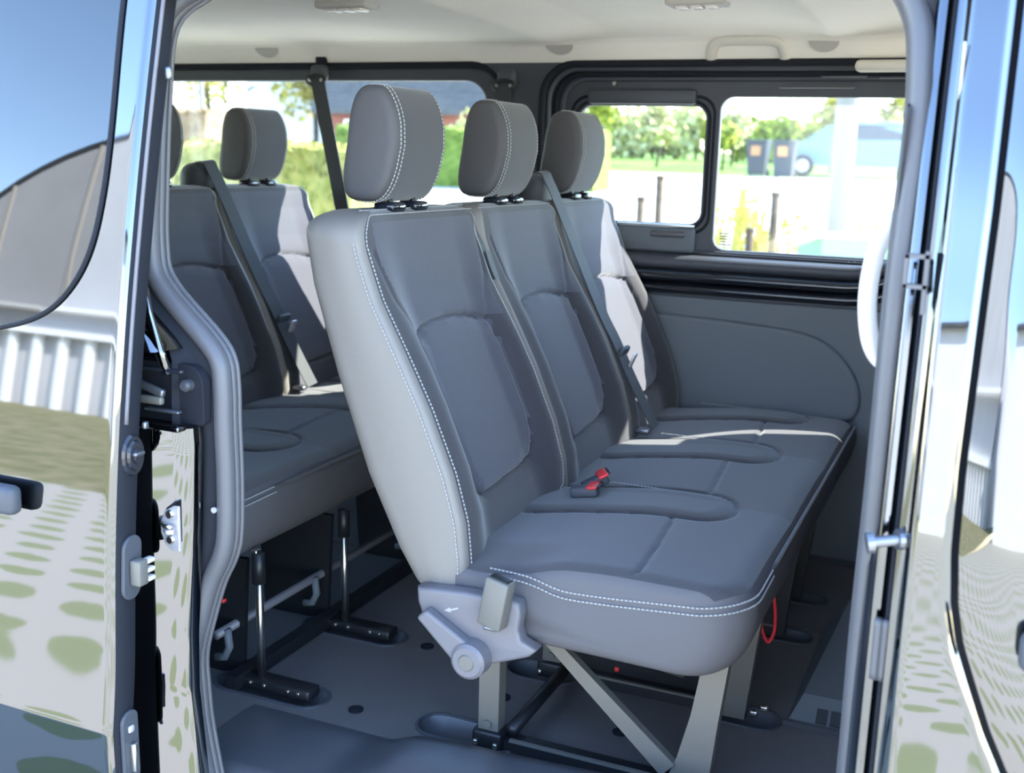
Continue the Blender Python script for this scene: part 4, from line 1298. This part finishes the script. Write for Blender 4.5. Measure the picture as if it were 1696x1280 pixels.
MT['white_wall'] = outdoor('white_render', (.72, .72, .74), .04, 2)
MT['slate'] = outdoor('slate_roof', (.085, .085, .088), .15, 6, 1.0)
MT['brickwall'] = outdoor('red_brick', (.26, .10, .07), .2, 14)
MT['window_dark'] = mat('dark_window', (.03, .035, .045), .15)
MT['grey_clad'] = outdoor('grey_cladding', (.46, .46, .48), .05, .4, .6)
MT['white_paint'] = mat('white_paint', (.80, .80, .80), .5)
MT['car_blue'] = mat('blue_car_paint', (.14, .24, .34), .25, spec=.6)
MT['tyre'] = mat('tyre', (.02, .02, .022), .8)
MT['bin_grey'] = mat('bin_grey', (.05, .055, .065), .5)
MT['orange'] = mat('orange_label', (.55, .25, .10), .6)
MT['wood_post'] = outdoor('weathered_post', (.09, .065, .045), .25, 8)
MT['post_grey'] = mat('weathered_white_post', (.20, .195, .185), .6)
MT['green_board'] = mat('green_board', (.22, .42, .20), .6)

def ground_z(y):
    return float(itp([(-60, GZ), (3.2, GZ), (8, -.22), (15, .33), (25, .72), (40, .95), (70, 1.55), (120, 2.4)], y))
# grass-grid paving on the door side (concrete with grass filled openings)
def paver_mat():
    m = mat('grass_grid_paving', (.42, .39, .34), .9, spec=.2)
    n = m.node_tree
    p = n.nodes['Principled BSDF']
    tc = n.nodes.new('ShaderNodeTexCoord')
    sp = n.nodes.new('ShaderNodeSeparateXYZ')
    n.links.new(tc.outputs['Object'], sp.inputs[0])
    def mth(op, a, b=None, c=None):
        q = n.nodes.new('ShaderNodeMath'); q.operation = op
        for i, k in enumerate((a, b, c)):
            if k is None: continue
            if isinstance(k, (int, float)): q.inputs[i].default_value = k
            else: n.links.new(k, q.inputs[i])
        return q.outputs[0]
    ys_ = mth('DIVIDE', sp.outputs['Y'], .30)
    row = mth('FLOOR', ys_)
    off = mth('MULTIPLY', mth('MODULO', mth('ABSOLUTE', row), 2.0), .5)
    xs_ = mth('ADD', mth('DIVIDE', sp.outputs['X'], .50), off)
    fx = mth('SUBTRACT', mth('FRACT', xs_), .5)
    fy = mth('SUBTRACT', mth('FRACT', ys_), .5)
    ex = mth('POWER', mth('DIVIDE', fx, .30), 2.0)
    ey = mth('POWER', mth('DIVIDE', fy, .27), 2.0)
    d = mth('ADD', ex, ey)
    ns = n.nodes.new('ShaderNodeTexNoise'); ns.inputs['Scale'].default_value = 5
    n.links.new(tc.outputs['Object'], ns.inputs['Vector'])
    d2_ = mth('ADD', d, mth('MULTIPLY', mth('SUBTRACT', ns.outputs['Fac'], .5), 2.2))
    msk = mth('LESS_THAN', d2_, 1.0)
    mx = n.nodes.new('ShaderNodeMix'); mx.data_type = 'RGBA'
    n.links.new(msk, mx.inputs['Factor'])
    mx.inputs['A'].default_value = (.46, .42, .36, 1)
    mx.inputs['B'].default_value = (.27, .29, .15, 1)
    n.links.new(mx.outputs['Result'], p.inputs['Base Color'])
    return m
MT['pavers'] = paver_mat()
g = empty('ground', (0, 0, GZ), 'ground around the van: grass grid paving and pale sloping yard', 'ground', kind='structure')
mk('paving', [(-60, -6.2, GZ), (-3, -6.2, GZ), (-3, -60, GZ), (40, -60, GZ), (40, 3.2, GZ), (-60, 3.2, GZ)], [(0, 1, 2, 3, 4, 5)], 'pavers', None)
pv = bpy.data.objects['paving']; rel(pv, g)
ysg = [3.2, 8, 15, 25, 31]
rel(mk('yard', [(x, y, ground_z(y)) for y in ysg for x in (-90, 60)], [(2 * i, 2 * i + 1, 2 * i + 3, 2 * i + 2) for i in range(4)], 'concrete', None), g)
ysg = [31, 40, 70, 120]
rel(mk('meadow', [(x, y, ground_z(y)) for y in ysg for x in (-160, 90)], [(2 * i, 2 * i + 1, 2 * i + 3, 2 * i + 2) for i in range(3)], 'grass', None), g)
rel(mk('grass_bank', [(-60, -6.2, GZ), (-3, -6.2, GZ), (-3, -15, GZ + .3), (-60, -15, GZ + .3), (-3, -60, GZ + .4), (-60, -60, GZ + .4)], [(0, 1, 2, 3), (3, 2, 4, 5)], 'bank', None), g)

def leaf_cloud(mb, c, r, n, size, squash=1.0):
    c = Vector(c)
    for _ in range(n):
        d = Vector(rng.normal(size=3)).normalized() * (rng.random() ** .45)
        p = c + Vector((d.x * r[0], d.y * r[1], d.z * r[2]))
        a = Vector(rng.normal(size=3)).normalized()
        b = a.cross(Vector(rng.normal(size=3))).normalized()
        s_ = size * (.6 + .8 * rng.random())
        n0 = len(mb.v)
        mb.v += [tuple(p - a * s_), tuple(p + b * s_ * .7), tuple(p + a * s_), tuple(p - b * s_ * .7)]
        mb.f.append((n0, n0 + 1, n0 + 2, n0 + 3))

def hedge(name, x0, x1, y, th, z0, z1, m, label, dens=1.0):
    r = empty(name, ((x0 + x1) / 2, y, z0), label, 'hedge')
    nx, nz = max(8, int((x1 - x0) * 6)), 12
    v, f = [], []
    sec = [(-th / 2, z0), (-th / 2, z0 + (z1 - z0) * .35), (-th / 2, z0 + (z1 - z0) * .7), (-th / 2 * .9, z1 - .04), (-th * .2, z1), (th * .2, z1), (th / 2 * .9, z1 - .04), (th / 2, z0 + (z1 - z0) * .6), (th / 2, z0)]
    k = len(sec)
    for i in range(nx + 1):
        x = x0 + (x1 - x0) * i / nx
        for (a, b) in sec: v.append((x + rng.normal() * .02, y + a + rng.normal() * .03, b + rng.normal() * .025))
    for i in range(nx):
        for j in range(k - 1): f.append((i * k + j, i * k + j + 1, (i + 1) * k + j + 1, (i + 1) * k + j))
    f += [tuple(range(k)), tuple(nx * k + j for j in range(k))]
    rel(mk('hedge_core', v, f, m, None), r)
    mb = MB()
    N = int(260 * dens * (x1 - x0))
    for _ in range(N):
        top = rng.random() < .3
        px = x0 + (x1 - x0) * rng.random()
        p = (px, y - th / 2 * (1 if not top else 2 * rng.random() - 1), z1 if top else z0 + (z1 - z0) * rng.random())
        leaf_cloud(mb, p, (.04, .04, .04), 1, .045)
    lo_ = rel(mb.obj('hedge_leaves', m, None), r)
    lo_['kind'] = 'stuff'
    return r
hedge('hedge', -10.5, -5.45, 9.0, .9, ground_z(9) - .1, 1.20, 'hedge', 'low yellow green hedge outside the rear side window')
hedge('hedge', -15.5, -12.1, 15.0, 1.0, ground_z(15) - .1, 1.82, 'hedge_brown', 'taller brown beech hedge behind the low hedge')
hedge('hedge', -12.6, -6.6, 20.0, 1.0, ground_z(20) - .1, 1.72, 'hedge_green', 'clipped green hedge in front of the slate roofed house')

def tree(x, y, h, crown, m, label, n=900, trunk=.35, size=.12, group='orchard trees beyond the yard'):
    z0 = ground_z(y) - .03
    r = empty('tree', (x, y, z0), label, 'tree', group)
    tk = MB()
    tk.tube(smooth_path([(x, y, z0), (x + .04, y, z0 + h * .3), (x - .03, y, z0 + h * .62), (x, y, z0 + h * .85)], 4), .045 * h / 3 + .03, 8, up=(0, 1, 0))
    tr_ = rel(tk.obj('trunk', 'bark', None, True), r)
    br = MB()
    for k in range(6):
        a = k * 1.05 + rng.random()
        zz_ = z0 + h * (trunk + .08 * k)
        br.tube([(x, y, zz_), (x + math.cos(a) * crown * .4, y + math.sin(a) * crown * .4, zz_ + h * .14), (x + math.cos(a) * crown * .75, y + math.sin(a) * crown * .75, zz_ + h * .24)], .022 * h / 3 + .01, 6, up=(0, 0, 1))
    rel(br.obj('branch', 'bark', None), r)
    mb = MB()
    for k in range(9):
        a = rng.random() * 6.28
        q = rng.random() * crown * .6
        leaf_cloud(mb, (x + math.cos(a) * q, y + math.sin(a) * q, z0 + h * (trunk + .18 + .42 * rng.random())), (crown * .6, crown * .6, h * .22), n // 9, size)
    c_ = rel(mb.obj('crown', m, None), r)
    c_['kind'] = 'stuff'
    return r
tree(-11.3, 40, 2.3, 1.0, 'blossom', 'blossoming orchard tree with a dark trunk seen through the sliding pane')
tree(-9.35, 44, 2.2, .9, 'blossom', 'blossoming orchard tree at the right edge of the sliding pane')
tree(-8.1, 37, 1.8, .8, 'leaf', 'pale green tree at the left edge of the fixed pane')
tree(-7.2, 42, 1.8, .9, 'leaf', 'pale green tree right of the dark stems in the fixed pane')
tree(-14.6, 42, 2.9, 1.5, 'leaf', 'bushy green tree behind the far headrest')
tree(-4.6, 38, 2.6, .8, 'leaf_yellow', 'yellow leaved tree beside the pale lamp post')
tree(-2.2, 36, 2.6, 1.0, 'leaf_yellow', 'ochre tree right of the pale lamp post')
tree(-23.5, 29, 4.2, 2.0, 'leaf_yellow', 'loose yellow green tree at the left of the rear window', group='trees behind the rear window')
tree(-20.0, 30, 4.0, 1.7, 'leaf_yellow', 'thin yellow green tree left of the white house', group='trees behind the rear window')
tree(-11.1, 24, 1.9, .9, 'blossom', 'white flowering bush before the slate roof', trunk=.1, group='trees behind the rear window')
for i, (x0, x1, yy, h_) in enumerate(((-38, -24.5, 56, 3.0), (-23, -13.5, 58, 2.9), (-12, -2.8, 56, 2.2), (-1, 10, 58, 2.3))):
    r = empty('tree_row', ((x0 + x1) / 2, yy, ground_z(yy)), 'distant blossoming tree row, %s' % ('leftmost behind the sliding pane', 'behind the middle of the sliding pane', 'behind the fixed pane', 'rightmost behind the lamp post')[i], 'trees', 'distant orchard rows')
    mb = MB()
    for k in range(16):
        leaf_cloud(mb, (x0 + (x1 - x0) * (k + .5) / 16, yy + rng.normal() * .6, ground_z(yy) + h_ * (.45 + .12 * rng.random())), (.8, .9, h_ * .5), 200, .22)
    q = rel(mb.obj('crowns', 'blossom' if i % 2 else 'leaf', None), r); q['kind'] = 'stuff'
    mb = MB()
    for k in range(16): mb.tube([(x0 + (x1 - x0) * (k + .5) / 16, yy, ground_z(yy) - .1), (x0 + (x1 - x0) * (k + .5) / 16, yy, ground_z(yy) + h_ * .5)], .09, 6, up=(0, 1, 0))
    rel(mb.obj('trunks', 'bark', None), r)

# houses through the rear window
def house(name, x0, x1, y0, y1, zb, ze, zr, wallm, roofm, label, axis='X', wins=()):
    r = empty(name, ((x0 + x1) / 2, (y0 + y1) / 2, zb), label, 'house')
    if axis == 'X':
        yc = (y0 + y1) / 2
        v = [(x0, y0, zb), (x1, y0, zb), (x1, y1, zb), (x0, y1, zb), (x0, y0, ze), (x1, y0, ze), (x1, y1, ze), (x0, y1, ze), (x0, yc, zr), (x1, yc, zr)]
        f = [(0, 1, 5, 4), (2, 3, 7, 6), (1, 2, 6, 9, 5), (3, 0, 4, 8, 7)]
        rf = [((x0 - .3, y0 - .4, ze - .25), (x1 + .3, y0 - .4, ze - .25), (x1 + .3, yc, zr + .05), (x0 - .3, yc, zr + .05)), ((x0 - .3, y1 + .4, ze - .25), (x1 + .3, y1 + .4, ze - .25), (x1 + .3, yc, zr + .05), (x0 - .3, yc, zr + .05))]
    else:
        xc = (x0 + x1) / 2
        v = [(x0, y0, zb), (x1, y0, zb), (x1, y1, zb), (x0, y1, zb), (x0, y0, ze), (x1, y0, ze), (x1, y1, ze), (x0, y1, ze), (xc, y0, zr), (xc, y1, zr)]
        f = [(0, 1, 5, 8, 4), (2, 3, 7, 9, 6), (1, 2, 6, 5), (3, 0, 4, 7)]
        rf = [((x0 - .3, y0 - .3, ze - .2), (x0 - .3, y1 + .3, ze - .2), (xc, y1 + .3, zr + .05), (xc, y0 - .3, zr + .05)), ((x1 + .3, y0 - .3, ze - .2), (x1 + .3, y1 + .3, ze - .2), (xc, y1 + .3, zr + .05), (xc, y0 - .3, zr + .05))]
    rel(mk('walls', v, f, wallm, None), r)
    for q in rf:
        vv = list(q) + [(a, b, c_ + .15) for a, b, c_ in q]
        rel(mk('roof_slope', vv, [(0, 1, 2, 3), (7, 6, 5, 4), (0, 4, 5, 1), (1, 5, 6, 2), (2, 6, 7, 3), (3, 7, 4, 0)], roofm, None), r)
    for (a, b, c_, d_) in wins:
        wn = rel(MB().box(((a + b) / 2, y0 - .02, (c_ + d_) / 2), (b - a, .08, d_ - c_)).obj('window', 'white_paint', None), r)
        MB().box(((a + b) / 2, y0 - .06, (c_ + d_) / 2), ((b - a) * .8, .04, (d_ - c_) * .85)).obj('pane', 'window_dark', wn)
    return r
zg = ground_z(32)
house('house', -24.2, -18.2, 32, 40, zg - .3, 5.6, 7.6, 'white_wall', 'slate', 'white rendered house with small windows seen through the rear window', 'Y', [(-20.6, -20.25, 1.55, 2.0), (-20.0, -19.65, 1.55, 2.0), (-23.6, -23.0, 3.6, 4.2)])
hh_ = house('house', -17.6, -12.6, 27, 32.5, zg - .5, 2.5, 8.0, 'brickwall', 'slate', 'low brick house with a broad dark slate roof behind the near headrests', 'X', [(-17.0, -16.4, 1.4, 2.1), (-15.8, -14.9, 1.4, 2.1)])
for (x_, t_) in ((-14.2, .22), (-13.4, .22), (-12.65, .16)):
    yy = 27 - .4 + t_ * 5.4
    zz_ = 2.25 + t_ * 5.8
    sk = rel(MB().box((x_, yy + .2, zz_ + .35), (.45, .9, .9), Matrix.Rotation(math.radians(47), 3, 'X')).obj('skylight', 'white_paint', None), hh_)
# pole, fence posts, lamp post, bins, car, board
def post(name, x, y, z1, r_, m, label, cat, group=None, n=10, z0=None, cap=True):
    zb = (ground_z(y) if z0 is None else z0) - .05
    o = empty(name, (x, y, zb), label, cat, group)
    rel(MB().tube([(x, y, zb), (x, y, z1)], r_, n, up=(1, 0, 0)).obj('shaft', m, None, True), o)
    if cap: rel(MB().tube([(x, y, z1 - .02), (x, y, z1 + r_ * .6)], r_ * 1.15, n, up=(1, 0, 0)).obj('post_cap', m, None, True), o)
    return o
post('flag_pole', -16.0, 19.3, 6.0, .07, 'post_grey', 'white pole standing at the left of the rear side window', 'pole')
post('lamp_post', -1.05, 13.0, 5.0, .14, 'post_grey', 'thick pale lamp post outside the fixed pane', 'lamp post')
for (x, y, z1, lb) in ((-2.02, 8.2, .99, 'tall thin fence post in the middle of the sliding pane'), (-2.13, 8.0, .80, 'short leaning fence post left of the tall one in the sliding pane'), (-.98, 8.2, .88, 'dark fence post in the middle of the fixed pane'), (-1.22, 8.4, .55, 'short fence post left of the dark post in the fixed pane'), (-3.4, 8.6, .98, 'thin fence post beside the low hedge between two headrests')):
    post('fence_post', x, y, z1, .035, 'wood_post', lb, 'fence post', 'fence posts along the verge', 8, z0=-.2)
def weeds(x, y, n, sz, m, label):
    z0 = ground_z(y) - .03
    r = empty('weed_clump', (x, y, z0), label, 'plant', 'weeds along the fence')
    mb = MB()
    for _ in range(n):
        a = rng.random() * 6.28
        q = rng.random() * sz
        bx, by_ = x + math.cos(a) * q, y + math.sin(a) * q * .5
        h_ = sz * (.5 + rng.random())
        ln = rng.normal(size=2) * sz * .25
        mb.v += [(bx - .015, by_, z0), (bx + .015, by_, z0), (bx + ln[0] + .012, by_ + ln[1], z0 + h_), (bx + ln[0] - .012, by_ + ln[1], z0 + h_)]
        k_ = len(mb.v)
        mb.f.append((k_ - 4, k_ - 3, k_ - 2, k_ - 1))
        leaf_cloud(mb, (bx + ln[0] * .7, by_, z0 + h_ * .75), (.06, .05, .12), 4, .035)
    q = rel(mb.obj('stems', m, None), r)
    return r
for (x, y, n_, sz, m_, lb) in ((-1.75, 11.0, 60, .7, 'leaf_yellow', 'yellow green weeds at the left of the fixed pane'), (-.72, 10.2, 40, .35, 'leaf_yellow', 'weeds right of the dark fence post'), (-.2, 11, 50, .5, 'leaf_yellow', 'weeds below the lamp post'), (-3.0, 9.6, 40, .45, 'leaf', 'green weeds left in the sliding pane'), (-4.1, 10.4, 60, .75, 'leaf_yellow', 'tall yellow weeds between the near headrests')):
    weeds(x, y, n_, sz, m_, lb)
def wheelie(x, y, label):
    z0 = ground_z(y)
    r = empty('wheelie_bin', (x, y, z0), label, 'bin', 'dark bins by the road')
    v = [(x - .24, y - .26, z0 + .05), (x + .24, y - .26, z0 + .05), (x + .24, y + .26, z0 + .05), (x - .24, y + .26, z0 + .05), (x - .29, y - .33, z0 + .95), (x + .29, y - .33, z0 + .95), (x + .29, y + .33, z0 + .95), (x - .29, y + .33, z0 + .95)]
    rel(mk('body', v, [(0, 3, 2, 1), (0, 1, 5, 4), (1, 2, 6, 5), (2, 3, 7, 6), (3, 0, 4, 7), (4, 5, 6, 7)], 'bin_grey', None), r)
    rel(bevel_box('lid', (x, y - .02, z0 + .99), (.62, .74, .07), 'bin_grey', None, .02), r)
    rel(MB().box((x - .02, y - .335, z0 + .72), (.26, .02, .26)).obj('sticker', 'orange', None), r)
    for s_ in (-.25, .25):
        mb = MB(); disc(mb, (x + s_ - .03, y + .27, z0 + .10), .10, .06, 'X', 16); rel(mb.obj('wheel', 'tyre', None), r)
wheelie(-5.72, 31.2, 'dark wheelie bin at the left by the road outside the fixed pane')
wheelie(-4.78, 30.2, 'dark wheelie bin nearest the blue car')
# blue car
cy = 33.0
zc = ground_z(33)
CXO = -1.75
r = empty('parked_car', (-3.1, cy, zc), 'light blue car parked beyond the bins outside the fixed pane', 'car')
pf_ = [(-3.62, .34), (-3.66, .62), (-3.50, .86), (-2.85, 1.02), (-2.25, 1.46), (-1.5, 1.60), (-.3, 1.58), (.55, 1.18), (.95, 1.05), (1.02, .60), (.98, .32)]
vv = []
for s_, k_ in ((-1, 1), (1, 1)):
    for (a, b) in pf_: vv.append((a + CXO, cy + s_ * (.86 - .16 * max(0, (b - .9) / .7)), zc + b))
n = len(pf_)
rel(mk('body', vv, [tuple(range(n)), tuple(range(2 * n - 1, n - 1, -1))] + [(i, (i + 1) % n, n + (i + 1) % n, n + i) for i in range(n)], 'car_blue', None), r)
rel(mk('side_glass', [(a + CXO, b, c_) for a, b, c_ in [(-2.55, cy - .80, zc + 1.05), (-2.15, cy - .74, zc + 1.42), (-1.5, cy - .725, zc + 1.52), (-.4, cy - .725, zc + 1.50), (.2, cy - .80, zc + 1.10)]], [(0, 1, 2, 3, 4)], 'window_dark', None), r)
for x_ in (-2.85, .25):
    mb = MB(); disc(mb, (x_ + CXO, cy - .90, zc + .31), .31, .2, 'Y', 20); rel(mb.obj('wheel', 'tyre', None), r)
    mb = MB(); disc(mb, (x_ + CXO, cy - .91, zc + .31), .19, .02, 'Y', 16); rel(mb.obj('wheel_rim', 'zinc', None), r)
rel(bevel_box('headlight', (-3.56 + CXO, cy - .62, zc + .72), (.18, .3, .14), 'white_paint', None, .04), r)
r = empty('sign_board', (-.2, 5.5, -.4), 'pale green board low outside the fixed pane', 'board')
rel(bevel_box('panel', (.13, 5.5, .46), (.92, .05, .46), 'green_board', None, .01), r)
rel(bevel_box('frame_bar', (.13, 5.47, .71), (.96, .05, .04), 'white_paint', None, .01), r)
for x_ in (-.25, .5): rel(MB().box((x_, 5.52, .0), (.05, .05, 1.1)).obj('leg', 'white_paint', None), r)

# ------------------------------------------------ behind the photographer (seen mirrored in the paint)
hall = empty('hall', (-16, -24, GZ), 'large grey hall with a curved roof and white columns mirrored in the slid door', 'building')
# curved front: arch profile
hx0, hx1, hy = -27.0, -5.0, -20.0
arc = []
def arch_z(x): return 2.6 + 7.6 * math.sqrt(max(0.0, 1 - ((x + 16) / 11.0) ** 2))
for k in range(33):
    x = -16 - 11 * math.cos(math.pi * k / 32)
    arc.append((x, arch_z(x)))
loop = [(hx0, GZ)] + arc + [(hx1, GZ)]
n = len(loop)
v = [(a, hy, b) for a, b in loop] + [(a, hy - 18, b) for a, b in loop]
rel(mk('cladding', v, [tuple(range(n)), tuple(range(2 * n - 1, n - 1, -1))] + [(i, (i + 1) % n, n + (i + 1) % n, n + i) for i in range(n)], 'grey_clad', None), hall)
rel(MB().tube([(a, hy - .1, b) for a, b in arc], .16, 8, up=(0, 1, 0)).obj('roof_edge', 'bin_grey', None), hall)
for i in range(21):
    x = hx0 + .8 + i * 1.02
    rel(MB().box((x, hy + .25, .9), (.22, .22, 2.9)).obj('column', 'white_paint', None), hall)
rel(MB().box(((hx0 + hx1) / 2, hy + .3, 2.45), (hx1 - hx0, .4, .22)).obj('beam', 'white_paint', None), hall)
rel(MB().box(((hx0 + hx1) / 2, hy + .3, 3.35), (hx1 - hx0, .3, .16)).obj('beam', 'white_paint', None), hall)
for i in range(1, 7):
    x = hx0 + i * 3.14
    rel(MB().box((x, hy + .03, (3.2 + arch_z(x)) / 2), (.10, .08, arch_z(x) - 3.4)).obj('cladding_joint', 'beige_dark', None), hall)
house('house', -2.2, 9.5, -26, -17, GZ, 5.2, 5.7, 'white_wall', 'slate', 'white stand-in house added behind the photographer for the front door reflection', 'X')  # added to give the front door paint pale tones to mirror
